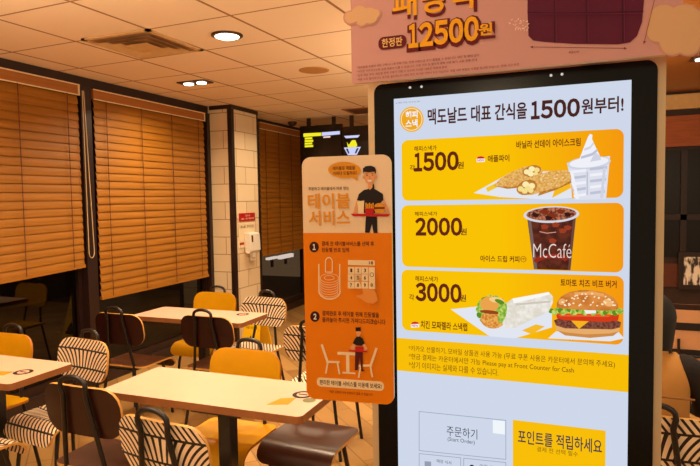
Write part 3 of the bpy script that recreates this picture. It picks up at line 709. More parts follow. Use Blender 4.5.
f.ell(551.5, 214.5, 27.8, 8.3, glow((214, 216, 224)), -2, 40); f.ell(551.5, 214, 25, 6.6, ICE, -2, 36)
for x, y, r in ((536, 215, 4), (545, 212, 5), (553, 215.5, 5), (561, 211.5, 4.4), (568, 214.5, 4), (549, 218, 4)): f.poly([(x - r, y - 1.4), (x - 1, y - r * .6), (x + r, y - .6), (x + r * .4, y + r * .55), (x - r * .6, y + 1.8)], COFR if r > 4.2 else glow((60, 26, 22)))
for x, y in ((545, 227), (556, 225), (563, 231), (568, 228), (553, 241)): f.poly([(x - 4, y - 2), (x, y - 3), (x + 4, y - 1), (x + 2, y + 2), (x - 3, y + 2)], glow((158, 60, 34)))
f.line([(540, 231.5), (547, 233), (556, 232)], .9, glow((206, 150, 130)))
f.ell(551, 259, 17, 5.4, glow((150, 46, 28)), -4); f.ell(551, 263, 14, 5, COF, -4)
f.text('McCafé', 533.5, 243.5, 571.5, 257.5, glow((236, 216, 208)), -.012)
f.build('coffee_picture', scr)
GRN = glow_tex('lettuce', (120, 168, 44), (196, 218, 110), 200); GRN2 = glow((92, 142, 34)); CHK = glow_tex('fried_chicken', (206, 120, 40), (240, 180, 92), 260); WRAP = glow_tex('tortilla_wrap', (222, 216, 202), (240, 236, 228), 120)
f = Flat(PK, OFF * 1.1)
f.poly([(451, 309), (480, 306), (552, 311), (552, 327), (515, 338), (490, 336)], PAPER); f.poly([(522, 330), (536, 324), (545, 326), (532, 334)], glow((246, 186, 40)))
f.ell(492, 309, 15, 13.5, GRN, 20)
for k in range(14): a = k * .46; f.ell(492 + 13.5 * math.cos(a), 310 + 13 * math.sin(a), 3.2, 2.4, GRN if k % 3 else GRN2, k * 40, 10)
f.ell(490, 303.5, 9.5, 7.5, glow((236, 164, 76)), 0); f.ell(497, 299.5, 7.5, 2.8, glow((246, 206, 140)), 8); f.ell(493, 319, 12, 9, CHK, 6); f.ell(490, 311.5, 10, 1.8, glow((150, 70, 26)), 6)
f.poly([(505, 304), (513, 298), (549, 291.5), (553, 296), (553, 302), (549, 311), (516, 327), (505, 327), (501, 318)], WRAP); f.poly([(513, 298), (549, 291.5), (550, 294), (520, 301.5), (514, 303)], glow((250, 248, 244))); f.poly([(516, 303), (551, 300), (550, 302), (516, 305)], glow((206, 198, 184)))
f.ell(503, 312, 4, 11, GRN, 12); f.ell(500, 301, 5, 2, GRN2, 20)
f.build('wrap_picture', scr)
f = Flat(PK, OFF * 1.1)
BUN = glow_tex('burger_bun', (196, 112, 44), (222, 142, 66), 60); BUNL = glow((232, 172, 106)); PAT = glow_tex('beef_patty', (96, 48, 36), (140, 84, 66), 260)
f.poly([(548, 338), (556, 331), (618, 331), (624, 338), (610, 341)], PAPER)
f.poly([(555, 324), (620, 325), (619, 331), (613, 335.5), (590, 337.5), (565, 335), (557, 330)], BUNL); f.poly([(557, 330), (565, 335), (590, 337.5), (613, 335.5), (619, 331), (610, 333), (585, 334), (566, 332)], glow((206, 138, 70)))
f.poly([(554, 320), (560, 317.5), (615, 319), (621, 322), (620, 327), (612, 329), (565, 328), (556, 325)], PAT)
f.poly([(570, 319), (590, 320), (579, 328.5)], glow((246, 180, 30)))
f.poly([(556, 313), (619, 314.5), (618, 320), (606, 321.5), (566, 320), (557, 318)], glow((214, 58, 24))); f.poly([(558, 314), (612, 315), (608, 316.6), (560, 316)], glow((236, 96, 50)))
for k in range(24):
    x = 551.5 + k * 3; f.ell(x, 310.5 + math.sin(k * 1.9) * 1.6 + k * .03, 3.2, 2.5, GRN if k % 3 else GRN2, k * 37, 10)
f.poly([(584, 309), (596, 308.6), (596, 312.4), (586, 313)], glow((240, 240, 236)))
f.poly([(557, 307), (557, 302), (561, 296), (569, 291.5), (580, 289.5), (592, 289.5), (605, 292), (614, 297), (618, 303), (618, 308.5), (606, 310), (590, 309.5), (570, 308.5)], BUN)
f.poly([(574, 291.8), (592, 290.6), (604, 293.2), (604, 296), (590, 294), (575, 294.4)], glow((236, 168, 96))); f.ell(608, 302, 5, 3.5, glow((240, 184, 120)), 20); f.ell(562, 301, 3.6, 3, glow((234, 172, 108)), -30)
for k in range(40):
    a = random.random() * 2 - 1; r = random.random(); x = 588 + a * 27; y = 305 - r * 14 * math.sqrt(max(0, 1 - a * a)); f.ell(x, y, 1.1, .7, glow((252, 236, 200)), random.random() * 90 - 45, 8)
f.build('burger_picture', scr)
# notice strip
q = [PK.at(395, 338.5), PK.at(632, 354), PK.at(632, 390.5), PK.at(395, 371.5)]
f = Flat(PK, OFF * .5)
zt_, zb_ = (q[0][1] + q[1][1]) / 2, (q[2][1] + q[3][1]) / 2
f.poly([(SX0, zb_), (SX1, zb_), (SX1, zt_), (SX0, zt_)], YLW, px=False); f.build('notice_strip', scr)
for k, (s, r) in enumerate((('*카카오 선물하기, 모바일 상품권 사용 가능 (무료 쿠폰 사용은 카운터에서 문의해 주세요)', 615), ('*현금 결제는 카운터에서만 가능 Please pay at Front Counter for Cash', 574), ('*상기 이미지는 실제와 다를 수 있습니다.', 498.5))):
    a0 = PK.at(409, 348)[0]; a1 = PK.at(r, 355)[0]; z1 = PK.at(410, 345 + k * 8.0)[1]; z0 = PK.at(410, 351.6 + k * 8.0)[1]; f = Flat(PK, OFF); letter(f.mb, PK, s, (a0, z0), (a1, z1), glow((88, 54, 20)), f.l, .0); f.build('notice_lettering', scr)
# buttons
GREYL = glow((150, 158, 176)); INKD = glow((58, 56, 64))
def frame_px(f, l, t, r, b, sl, m, w=.6):
    f.line([(l, t), (r, t + sl * (r - l)), (r, b + sl * (r - l)), (l, b), (l, t)], w, m)
f = Flat(PK, OFF); frame_px(f, 419.5, 411, 506, 450, .102, GREYL)
f.poly([(493, 419.5), (505, 420.6), (505, 434), (493, 432.5)], glow((240, 246, 250)))
f.text('주문하기', 447, 427, 477.5, 437, INKD, .0); f.text('(Start Order)', 448, 438, 475, 443, INKD, .0); f.build('start_order_button', scr)
f = Flat(PK, OFF)
for l, r, dy in ((419.5, 461, 0), (464, 506, 4.6)):
    frame_px(f, l, 453 + dy, r, 476 + dy, .102, GREYL)
f.text('매장 식사', 437, 459.5, 452, 463, INKD); f.poly([(425, 460.5), (431.5, 461), (431.5, 467), (425, 466.5)], GREYL); f.ell(472, 466.5, 2.6, 2.6, INKD); f.text('이용 안내', 480, 464.5, 498, 468, INKD); f.build('order_button', scr)
f = Flat(PK, OFF)
zt_ = (PK.at(513, 419.5)[1] + PK.at(606, 430)[1]) / 2
f.poly([(PK.at(513, 445)[0], SZ0 + .006), (PK.at(605.5, 445)[0], SZ0 + .006), (PK.at(605.5, 445)[0], zt_), (PK.at(513, 445)[0], zt_)], YLW, px=False)
f.text('포인트를 적립하세요', 518, 434, 602, 448, INKD, .012); f.text('결제 전 선택 필수', 537, 448.5, 578, 453.5, glow((110, 80, 20)), .0); f.build('points_button', scr)

# ------------------------------------------------------------------ pink board on top of the kiosk
BY = 1.0
PB = Plane((0, BY, 0), (1, 0, 0))
bx0, bx1 = PB.at(351.5, 60)[0], PB.at(682.5, 40)[0]; bz0 = (PB.at(353, 83)[1] + PB.at(682, 54)[1]) / 2; bz1 = 2.22
t = board = thing('promotional_board', ((bx0 + bx1) / 2, BY + .01, bz0), 'salmon-pink advertising board on top of the kiosk, with clouds and a price', 'sign')
b = MB(); b.prism([(x, BY, z) for x, z in rrect(bx0, bz0, bx1, bz1, .004)], (0, .012, 0), SALMON, PALE); pan = b.build('board_panel', t)
for a in (bx0 + .12, bx1 - .12):
    b = MB(); b.box((a - .02, BY + .012, 1.868), (a + .02, BY + .10, 1.876), BLACKMET); b.box((a - .02, BY + .012, 1.876), (a + .02, BY + .02, 1.96), BLACKMET); b.build('bracket', t)
CLD = plain('cloud_print', (218, 168, 122), rough=.5, var=.02); CLDE = plain('cloud_print_edge', (206, 146, 128), rough=.5, var=.02)
def cloud(circs, name):
    # outline of a union of discs, cut from board with its own thickness
    cx = sum(c[0] for c in circs) / len(circs); cy = sum(c[1] for c in circs) / len(circs)
    for (g, m, y0, y1) in ((1.6, CLDE, BY - .0008, BY + .006), (0, CLD, BY - .0014, BY + .004)):
        pts = []
        for k in range(90):
            a = 2 * PI * k / 90; dx, dy = math.cos(a), math.sin(a); best = 0
            for (x, y, r) in circs:
                ex, ey = x - cx, y - cy; p = ex * dx + ey * dy; d2 = ex * ex + ey * ey - p * p; rr = r + g
                if d2 < rr * rr: best = max(best, p + math.sqrt(rr * rr - d2))
            pts.append(PB.at(cx + dx * best, cy + dy * best))
        b = MB(); b.prism([(x, y0, z) for x, z in pts], (0, y1 - y0, 0), m); o = b.build(name if not g else 'cloud_border', t); yield o
list(cloud([(351, 18, 6), (360, 14, 8), (370, 16, 8), (376, 13.5, 4), (362, 21, 5)], 'cloud'))
list(cloud([(657, 32, 10), (664, 20, 15), (684, 24, 19), (700, 28, 17), (672, 43, 12), (688, 43, 12)], 'cloud'))
MAR = ink((104, 20, 32)); GOLD = ink((246, 170, 24))
f = Flat(PB, .0004); f.step = .0004
f.text('패딩백', 393.8, -15, 475, 15.0, MAR, .012, grow=.0038); f.text('패딩백', 392.6, -16, 473.5, 13, GOLD, .022)
f.build('product_lettering', t)["label"] = 'large gold writing outlined in maroon'
f = Flat(PB, .0004); f.step = .0004
f.digits('12500', 408.5, 21.0, 480, 46.5, MAR, .10, .0036); f.digits('12500', 408.5, 20, 479, 44.5, GOLD, .04)
f.text('원', 478.5, 24, 494, 37.5, MAR, .05, grow=.0025); f.text('원', 479, 23.5, 492.5, 35.5, GOLD, .03)
f.build('price_lettering', t)["label"] = 'gold price outlined in maroon'
f = Flat(PB, .0004); f.step = .0004
q0, q1 = box_px(PB, 378.5, 36, 406.5, 49); f.rr(q0, q1, .0095, MAR); f.text('한정판', 382, 37.8, 402.5, 46.8, ink((246, 196, 120)), .015); f.build('limited_badge', t)
f = Flat(PB, .0004); f.step = .0004
sm = ink((128, 50, 48))
for k, (s, r) in enumerate((('*해피밀을 포함한 세트 구매 시 1개 구매 가능, 한정 수량으로 조기 품절될 수 있습니다. 색상 및 형태 상이', 479), ('*사진은 이미지컷으로 실제 제품과 다를 수 있습니다. 다른 쿠폰 및 할인과 중복 사용 불가, 교환 환불 안내', 477), ('*일부 매장 제외, 매장별 판매 수량이 다를 수 있으며 자세한 내용은 매장에 문의', 447), ('*제품 소재: 폴리에스터, 충전재: 폴리에스터 100% 주의: 화기에 가까이 두지 마십시오. 제품 세탁 방법은 라벨을 참고해 주십시오. 판매 기간 한정', 519))):
    a0, a1 = PB.at(357, 68)[0], PB.at(r, 62)[0]; z1 = PB.at(357, 66.5 + 4.1 * k)[1]; z0 = PB.at(357, 69.0 + 4.1 * k)[1]; f.up(); letter(f.mb, PB, s, (a0, z0), (a1, z1), sm, f.l, .0)
f.build('small_print', t)
# picture of a purple quilted cushion, plain
PUR = ink((92, 22, 52)); PURD = ink((66, 14, 38)); PURL = ink((118, 36, 70))
f = Flat(PB, .0004); f.step = .0003
cushion = [(528, -40), (650, -40), (644, 0), (642, 22), (637, 36), (630, 42.5), (618, 44.5), (575, 44), (545, 42), (533, 40.5), (528.5, 36), (527.5, 12)]
f.poly(cushion, PUR)
for x in (554, 586, 622): f.line([(x, -38), (x + .8, 42.5)], 1.1, PURD); f.line([(x + 1.6, -38), (x + 2.4, 42)], .6, PURL)
for y in (-18, 13): f.line([(528, y), (560, y + .6), (600, y + .2), (643, y - 1)], 1.1, PURD); f.line([(529, y + 1.6), (600, y + 1.6), (642, y + .8)], .6, PURL)
f.build('cushion_picture', t)['label'] = 'purple quilted cushion printed on the board'
f = Flat(PB, .0004); f.step = .0003; ar = ink((120, 56, 48))
f.line([(531, 47), (626, 48.4)], .5, ar); f.poly([(530, 47), (533, 45.8), (533, 48.4)], ar); f.poly([(627, 48.5), (624, 47.2), (624, 49.7)], ar); f.text('42cm', 568.5, 50.8, 579, 53.4, ar)
f.line([(655.5, -5), (644, 43)], .5, ar); f.poly([(643.6, 44.4), (643.2, 41.2), (646, 41.8)], ar)
f.build('size_arrows', t)
f = Flat(PB, .0004); f.step = .0002; sw = ink((250, 226, 214))
for k in range(46):
    a = random.random() * 2 * PI; r = 6.5 * math.sqrt(random.random()); 
    for (cx, cy) in ((516, 25), (524, 26)): 
        if k % 2 == (cx == 516): f.ell(cx + r * math.cos(a), cy + r * math.sin(a), .5, .5, sw, 0, 6)
f.build('sparkles', t)

# ------------------------------------------------------------------ the standing table-service sign
p0 = EYE + ray(304.2, 280) * (.955 / ray(304.2, 280).y); p1 = EYE + ray(392.5, 280) * (.972 / ray(392.5, 280).y)
PS = Plane((p0.x, p0.y, 0), (p1.x - p0.x, p1.y - p0.y, 0))
sw_ = PS.at(392.5, 280)[0]; sz1 = (PS.at(308, 157)[1] + PS.at(387, 154.5)[1]) / 2; sz0 = (PS.at(314, 398.6)[1] + PS.at(389, 405)[1]) / 2
zm = PS.at(347, 233)[1]
t = svc = thing('table_service_sign', (p0.x + .06, p0.y, sz0), 'tall orange and peach table-service sign attached to the left side of the kiosk', 'sign')
PEACH = plain('peach_print', (240, 204, 164), rough=.35, var=.02); ORANGE = plain('orange_print', (234, 126, 0), rough=.4, var=.03, spec=.15)
b = MB(); b.prism([PS.w(a, c, -.006) for a, c in rrect(0, sz0, sw_, sz1, .016, 8)], PS.n * .0055, PEACH, WHITEP); b.build('sign_panel', t)
f = Flat(PS, 0)
r = .016; lo = [p for p in rrect(0, sz0, sw_, sz1, r, 8) if p[1] < zm] 
f.poly([(0, zm), ] + [p for p in lo if p[0] < sw_ / 2] + [p for p in lo if p[0] >= sw_ / 2] + [(sw_, zm)], ORANGE, px=False); f.build('orange_field', t)
a_ = PS.w(sw_ - .01, (sz0 + sz1) / 2, -.006); b = MB(); b.box((a_.x - .09, a_.y + .004, a_.z - .03), (a_.x - .02, KY + .06, a_.z - .01), BLACKMET); b.box((a_.x - .05, KY + .045, a_.z - .03), (KX0 + .002, KY + .06, a_.z - .01), BLACKMET); b.build('mounting_bracket', t)
TX = ink((70, 24, 18)); OT = ink((226, 146, 30)); CRM = ink((246, 214, 168)); SKIN = ink((232, 160, 106)); BLK = ink((34, 22, 22)); RD = ink((196, 28, 28))
f = Flat(PS, .0003)
f.ell(344.5, 170, 16.3, 8.2, OT, 2, 32); f.poly([(350, 176), (357.5, 180.8), (357, 174)], OT); f.text('테이블로 제품을', 333, 166, 355, 170, TX, .01); f.text('가져다 드릴까요?', 333, 171.2, 357, 175, TX, .01); f.build('speech_bubble', t)
f = Flat(PS, .0003)
f.text('주문하고 테이블에서 바로 받는', 308.5, 186.8, 349, 190.3, TX, .01)
f.text('테이블', 307.8, 193.3, 350, 208.8, OT, .024); f.text('서비스', 308.8, 210.5, 350, 225.5, OT, .024); f.build('title_lettering', t)
# printed waiter with a tray
f = Flat(PS, .0003)
f.poly([(366, 214), (377, 214), (377.5, 233), (373.5, 233), (372, 224), (369.5, 232.8), (365, 232.6)], BLK)
f.poly([(357, 200), (360, 199), (356.5, 214), (352.5, 215.5)], SKIN); f.poly([(382.5, 199.5), (385.5, 202), (390, 213.5), (386, 215)], SKIN)
f.poly([(369.2, 186), (374, 184), (374.5, 189), (377.5, 190.5), (383, 194), (383.5, 200), (379.5, 203.5), (378.5, 213), (362.5, 213), (360.5, 201), (357, 200), (359, 194), (364, 190), (368.5, 189)], BLK)
f.poly([(367.5, 180), (373, 180), (372.6, 187.5), (370, 190), (368, 187.5)], SKIN)
f.poly([(364.3, 170), (374.8, 169.6), (375.6, 177), (373.4, 182.6), (369.8, 184.8), (366.2, 182.6), (364, 177)], SKIN); f.ell(363.8, 177.2, 1.1, 1.8, SKIN); f.ell(375.8, 176.8, 1.1, 1.8, SKIN)
f.poly([(363.4, 173.5), (363, 168.5), (366, 166.2), (371, 165.7), (375, 167.2), (376.2, 170), (375.8, 174), (374.4, 171.6), (369, 172.4), (364.6, 171.8)], BLK)
f.ell(367.2, 175.4, .6, .5, BLK); f.ell(372.6, 175.2, .6, .5, BLK); f.line([(366, 173.9), (368.3, 173.7)], .4, BLK); f.line([(371.6, 173.5), (373.8, 173.7)], .4, BLK); f.line([(369.9, 176), (370.3, 178.6), (369.6, 178.8)], .35, ink((190, 110, 70))); f.poly([(367.6, 180.2), (372.4, 179.9), (371.4, 181.6), (369, 181.8)], WHITEP)
f.build('waiter_picture', t)
f = Flat(PS, .0022)
f.poly([(351, 213.6), (390.5, 214), (388, 216.6), (353.5, 216.2)], RD); f.poly([(357.5, 201.5), (364.5, 200.5), (364, 213.5), (358.6, 213.5)], CRM)
f.poly([(365, 208), (375, 207.5), (373.5, 213.8), (366.2, 213.8)], RD)
for k in range(5): f.poly([(365.6 + k * 1.8, 203 + (k % 2)), (367 + k * 1.8, 202.6 + (k % 2)), (367.2 + k * 1.7, 208.4), (366 + k * 1.7, 208.4)], OT)
f.ell(379.8, 206.2, 5, 3.2, OT, 0, 20); f.poly([(374.8, 207), (385, 207), (384.8, 209), (375, 209)], ink((110, 50, 24))); f.poly([(374.9, 209.2), (384.8, 209.2), (384, 213), (375.6, 213)], OT)
f.build('tray_picture', t)
def num(n, x, y):
    f = Flat(PS, .0003); f.ell(x, y, 4.7, 5.3, ink((60, 18, 16)), 0, 28); f.digits(n, x - 1.5, y - 3, x + 1.5, y + 3, WHITEP, .04); f.build('step_number', t)
num('1', 314.2, 247); num('2', 315, 316.5)
Wz = lambda *a: words('step_lettering', t, PS, .0004, *a)
Wz('결제 전 테이블서비스를 선택 후', 321.8, 241.3, 374, 246, TX, .012); Wz('진동벨 번호 입력', 321.8, 247.6, 349, 252.2, TX, .012)
Wz('결제완료 후 테이블 위에 진동벨을', 322.3, 311.4, 379, 316.6, TX, .012); Wz('올려놓아 주시면 가져다드리겠습니다', 322.3, 318.2, 385.5, 323.4, TX, .012)
# printed buzzer, keypad and pointing hand
f = Flat(PS, .0003)
for (l, r_) in ((318.3, 319.5), (339.2, 340.4)): f.poly([(l, 264), (r_, 264), (r_ + .2, 292), (l + .2, 292)], CRM)
f.line([(319, 291)] + [(329.7 + 10.6 * math.cos(a), 291 + 8 * math.sin(a)) for a in [PI - PI * k / 14 for k in range(15)]] + [(339.8, 291)], 1.3, CRM)
f.line([(325.6, 272), (325.6, 262)] + [(329 + 3.5 * math.cos(a), 262 - 4.5 * math.sin(a)) for a in [PI - PI * k / 10 for k in range(11)]] + [(332.4, 272)], 1.0, CRM); f.line([(325.6, 272), (332.4, 272)], .9, CRM)
for k in range(7):
    f.line([(329.6 + (9.2 - k * .1) * math.cos(a), 278 + k * 2.4 + 4.4 * math.sin(a)) for a in [2 * PI * j / 22 if k == 0 else PI * j / 11 for j in range(23 if k == 0 else 12)]], .5, CRM)
f.line([(329.6 + 5 * math.cos(a), 277.6 + 2.2 * math.sin(a)) for a in [2 * PI * j / 18 for j in range(19)]], .5, CRM); f.build('buzzer_picture', t)
f = Flat(PS, .0003)
f.poly([(348, 260), (374.8, 260.4), (375, 265.6), (348.2, 265)], CRM); f.text('18', 369, 261.3, 373.2, 264.4, TX, .03)
for i in range(3):
    for j in range(3):
        x, y = 348 + j * 6.9, 266.8 + i * 7.3; f.poly([(x, y), (x + 6.5, y + .1), (x + 6.6, y + 7), (x + .1, y + 6.9)], ink((222, 190, 150)) if (i, j) == (1, 1) else CRM); f.text(str(i * 3 + j + 1), x + 2.4, y + 1.7, x + 4.4, y + 5.4, TX, .03)
f.poly([(369, 267), (375.2, 267.1), (375.6, 288.8), (369.2, 288.6)], CRM); f.ell(372.2, 274.5, 2, 2.2, TX); f.ell(372.2, 274.5, 1.5, 1.7, CRM); f.text('0', 371, 283, 373.2, 286.4, TX, .03)
f.build('keypad_picture', t)
f = Flat(PS, .0024); H_ = ink((232, 146, 66))
f.poly([(358.6, 277.6), (360.2, 277.2), (366, 286), (370, 286.4), (374, 288.6), (376.6, 293), (378.2, 300), (374, 303.5), (367, 302.5), (361, 298.5), (357, 297), (356.2, 295.2), (361.4, 294.6), (363.6, 293)], H_); f.build('hand_picture', t)
# printed table, two chairs and waiter
f = Flat(PS, .0003)
f.poly([(337.5, 351.6), (358.5, 352.6), (358.5, 355.6), (337.5, 354.6)], CRM); f.poly([(346, 355), (349.4, 355.1), (349.6, 372), (346.3, 371.8)], CRM); f.poly([(342.5, 371.6), (355.5, 372.5), (355.5, 374.2), (342.5, 373.3)], CRM)
for sx, x0 in ((1, 322), (-1, 376.5)):
    X = lambda d: x0 + sx * d; dy = 0 if sx > 0 else 3.5
    f.line([(X(0), 345 + dy), (X(5.6), 361.5 + dy)], 2.4, CRM); f.line([(X(5), 361.6 + dy), (X(17), 362 + dy)], 2.2, CRM); f.line([(X(6), 362 + dy), (X(4), 373 + dy)], 1.7, CRM); f.line([(X(15.6), 362 + dy), (X(17.6), 373.5 + dy)], 1.7, CRM)
f.build('furniture_picture', t)
f = Flat(PS, .0016)
f.poly([(355.5, 350), (363, 350), (363, 369), (365, 371), (361.6, 371), (360, 357), (358, 370), (355, 370)], ink((90, 24, 24)))
f.poly([(353, 350), (350, 348), (354, 342.5), (356.5, 343), (355, 349)], SKIN); f.poly([(362.5, 343.4), (364.6, 342.8), (368, 348.6), (365, 351)], SKIN)
f.poly([(357.4, 336), (360, 336), (363, 338.6), (365, 343), (361.8, 345.4), (356.6, 345), (353, 343), (355, 338.8)], BLK)
f.poly([(356.3, 330), (361, 330), (361, 333.6), (359.2, 336.6), (357.4, 336)], SKIN); f.poly([(356, 331), (355.8, 327.2), (361, 327), (361.2, 331)], BLK)
f.poly([(348.6, 349.6), (367.6, 350.6), (367, 352), (349.6, 351)], RD); f.poly([(355.4, 346.4), (364, 346.6), (363.6, 350.4), (356.2, 350.2)], RD); f.build('server_picture', t)
f = Flat(PS, .0003)
q0, q1 = box_px(PS, 317, 379.4, 384, 388.6); f.rr(q0, q1, .007, CRM); f.text('편리한 테이블 서비스를 이용해 보세요!', 319.8, 381.6, 381.6, 386.6, TX, .016); f.build('slogan_label', t)
f = Flat(PS, .0003); f.text('*매장 상황에 따라 운영되지 않을 수 있습니다', 329, 391.6, 372.5, 394.4, TX, .0); f.build('small_print', t)

# ------------------------------------------------------------------ seated person and tote bag right of the kiosk
def skin(name, parent, verts, edges, mat, root=0, sub=2):
    me = bpy.data.meshes.new(name); off = Vector((0, 0, 0)); p = parent
    while p is not None: off += p.location; p = p.parent
    me.from_pydata([tuple(Vector(v[:3]) - off) for v in verts], edges, []); me.materials.append(mat)
    o = bpy.data.objects.new(name, me); COL.objects.link(o); o.parent = parent
    sm = o.modifiers.new('skin', 'SKIN'); sm.use_smooth_shade = True; sm.branch_smoothing = .4
    for i, v in enumerate(verts):
        r = v[3]; me.skin_vertices[0].data[i].radius = r if isinstance(r, tuple) else (r, r); me.skin_vertices[0].data[i].use_root = (i == root)
    s = o.modifiers.new('sub', 'SUBSURF'); s.levels = s.render_levels = sub
    return o
SK = plain('skin', (224, 168, 130), rough=.5, var=.04)
px, py = .235, 2.55
t = person = thing('person', (px, py, 0), 'seated person seen from behind in a tan vest and dark sleeves, right of the kiosk', 'person')
V = [(px, py, .56, (.13, .10)), (px, py - .01, .70, (.125, .095)), (px, py - .01, .86, (.14, .10)), (px, py, .98, (.12, .085)), (px, py + .01, 1.045, .05), (px + .015, py + .03, 1.09, .05),
     (px + .03, py + .045, 1.15, (.070, .082)), (px + .03, py + .04, 1.205, (.068, .078))]
Ed = [(i, i + 1) for i in range(7)]
for s in (-1, 1):
    k = len(V); V += [(px + s * .15, py, .985, .058), (px + s * .205, py + .03, .86, .046), (px + s * .215, py + .08, .745 + .05, .040), (px + s * .16, py + .28, .79, .032), (px + s * .13, py + .36, .785, .026), (px + s * .12, py + .42, .78, (.030, .016))]
    Ed += [(3, k)] + [(k + i, k + i + 1) for i in range(5)]
    for j, (dx, L) in enumerate(((-.027, .06), (-.009, .07), (.009, .066), (.027, .052))):
        q = len(V); bx, by = px + s * .12 + dx, py + .45
        V += [(bx, by, .782, .009), (bx + dx * .15, by + L * .55, .786, .0085), (bx + dx * .2, by + L, .772, .007)]; Ed += [(k + 5, q), (q, q + 1), (q + 1, q + 2)]
    q = len(V); V += [(px + s * .12 - s * .03, py + .41, .785, .011), (px + s * .12 - s * .055, py + .44, .782, .010), (px + s * .12 - s * .062, py + .465, .775, .008)]; Ed += [(k + 4, q), (q, q + 1), (q + 1, q + 2)]
    h = len(V); V += [(px + s * .09, py + .03, .54, .085), (px + s * .10, py + .40, .52, .062), (px + s * .105, py + .42, .28, .048), (px + s * .11, py + .40, .09, .036), (px + s * .115, py + .44, .045, .036), (px + s * .12, py + .54, .03, .028)]
    Ed += [(0, h)] + [(h + i, h + i + 1) for i in range(5)]
body = skin('body', t, V, Ed, SK)
HAIR = plain('dark_hair', (16, 10, 9), rough=.6, var=.2, scale=60, stretch=(6, 6, 1))
hx, hy, hz = px + .018, py + .04, 1.16
b = MB()
rows = []
for i in range(13):
    th = PI * .02 + (PI * .80) * i / 12; row = []
    for k in range(28):
        a = 2 * PI * k / 28; fr_ = max(0, math.sin(a)); lim = min(th, PI * (.80 - .46 * max(0, (fr_ - .2) / .8) ** .7))
        low = max(0, lim - PI * .5); w_ = math.sin(lim) if lim < PI * .5 else 1 - .22 * (low / (PI * .3)); row.append((hx + .094 * w_ * math.cos(a), hy + .108 * w_ * math.sin(a) - .006, hz + .006 + (.104 if lim < PI * .5 else .20) * math.cos(lim)))
    rows.append(row)
b.grid(rows, HAIR, close_u=True); b.face(rows[0], HAIR); b.build('hair', t, smooth=True)
b = MB(); b.lathe([(.006, -.008), (.010, 0), (.004, .008)], (hx - .03, hy + .079, hz - .0), WHITEP, 12, 'y'); b.lathe([(.006, -.008), (.010, 0), (.004, .008)], (hx + .03, hy + .079, hz), WHITEP, 12, 'y'); b.build('eyes', t)
b = MB(); b.prism([(hx - .012, hy + .08, hz - .03), (hx + .012, hy + .08, hz - .03), (hx + .005, hy + .086, hz + .006), (hx - .005, hy + .086, hz + .006)], (0, .018, -.004), SK); b.build('nose', t, bevel=.004)
b = MB(); b.tube([(hx - .022, hy + .082, hz - .052), (hx, hy + .088, hz - .054), (hx + .022, hy + .082, hz - .052)], .005, ink((170, 84, 74)), 8); b.build('mouth', t)
for s in (-1, 1):
    b = MB(); b.lathe([(.012, -.006), (.022, 0), (.012, .008)], (hx + s * .078, hy + .005, hz - .01), SK, 14, 'x'); b.build('ear', t)
VEST = plain('tan_vest_cloth', (196, 138, 66), rough=.8, var=.06, scale=10, bump=.15)
skin('vest', t, [(px, py - .005, .54, (.175, .135)), (px, py - .015, .70, (.170, .13)), (px, py - .02, .86, (.185, .13)), (px, py - .01, .965, (.165, .11)), (px, py, 1.015, (.10, .08)), (px, py + .01, 1.045, (.075, .07)),
     (px - .13, py - .005, .995, .07), (px + .13, py - .005, .995, .07)], [(0, 1), (1, 2), (2, 3), (3, 4), (4, 5), (3, 6), (3, 7)], VEST)
b = MB(); b.tube([(px - .15, py - .142, .915), (px - .08, py - .156, .91), (px, py - .159, .908), (px + .08, py - .156, .905), (px + .15, py - .140, .90)], .004, plain('vest_seam', (140, 92, 40), rough=.8), 6); b.build('vest_seam', t)
SLV = plain('dark_sweater', (28, 18, 16), rough=.85, var=.1, bump=.2, scale=60)
for s in (-1, 1):
    skin('sleeve', t, [(px + s * .07, py, .985, (.085, .06)), (px + s * .165, py, .975, .072), (px + s * .222, py + .02, .86, .062), (px + s * .225, py + .085, .795, .054), (px + s * .165, py + .27, .80, .044), (px + s * .14, py + .335, .80, .038)], [(0, 1), (1, 2), (2, 3), (3, 4), (4, 5)], SLV)
    skin('trouser_leg', t, [(px + s * .09, py + .0, .545, .10), (px + s * .10, py + .40, .53, .078), (px + s * .105, py + .425, .28, .062), (px + s * .11, py + .405, .09, .055)], [(0, 1), (1, 2), (2, 3)], plain('dark_trousers', (40, 34, 36), rough=.8))
    skin('shoe', t, [(px + s * .11, py + .38, .045, .044), (px + s * .118, py + .47, .042, .042), (px + s * .122, py + .56, .034, .034)], [(0, 1), (1, 2)], plain('white_shoe', (220, 214, 204), rough=.6))
FUR = plain('fur_trim', (244, 226, 196), rough=.95, var=.15, scale=120, bump=.8)
b = MB(); P = [(px + .045 * math.cos(a) * 1.6, py + .0 + .075 * math.sin(a) + .01, 1.045 + .01 * math.sin(a)) for a in [PI * 1.05 + PI * .9 * k / 10 for k in range(11)]]
b.tube(P, .014, VEST, 10); b.build('collar', t, smooth=True)

# tote bag on the table
tx0, tx1, ty0, ty1 = .355, .61, 3.06, 3.22
t = thing('tote_bag', ((tx0 + tx1) / 2, (ty0 + ty1) / 2, .75), 'open peach tote bag with black bands beyond the seated person', 'bag')
BAG = plain('peach_canvas', (236, 176, 126), rough=.7, var=.05); BAND = plain('black_band', (28, 16, 14), rough=.6)
b = MB(); zb, ztp = .7515, 1.115
q = [(tx0 + .02, ty0 + .02), (tx1 - .02, ty0 + .02), (tx1 - .02, ty1 - .02), (tx0 + .02, ty1 - .02)]; Q = [(tx0, ty0), (tx1, ty0), (tx1, ty1), (tx0, ty1)]
mid = lambda k: [(a[0] + (c[0] - a[0]) * k, a[1] + (c[1] - a[1]) * k) for a, c in zip(q, Q)]
b.face([(x, y, zb) for x, y in q], BAG)
b.grid([[(x, y, zb + (ztp - zb) * k) for x, y in mid(k)] for k in (0, .25, .5, .75, 1)], BAG, close_u=True)
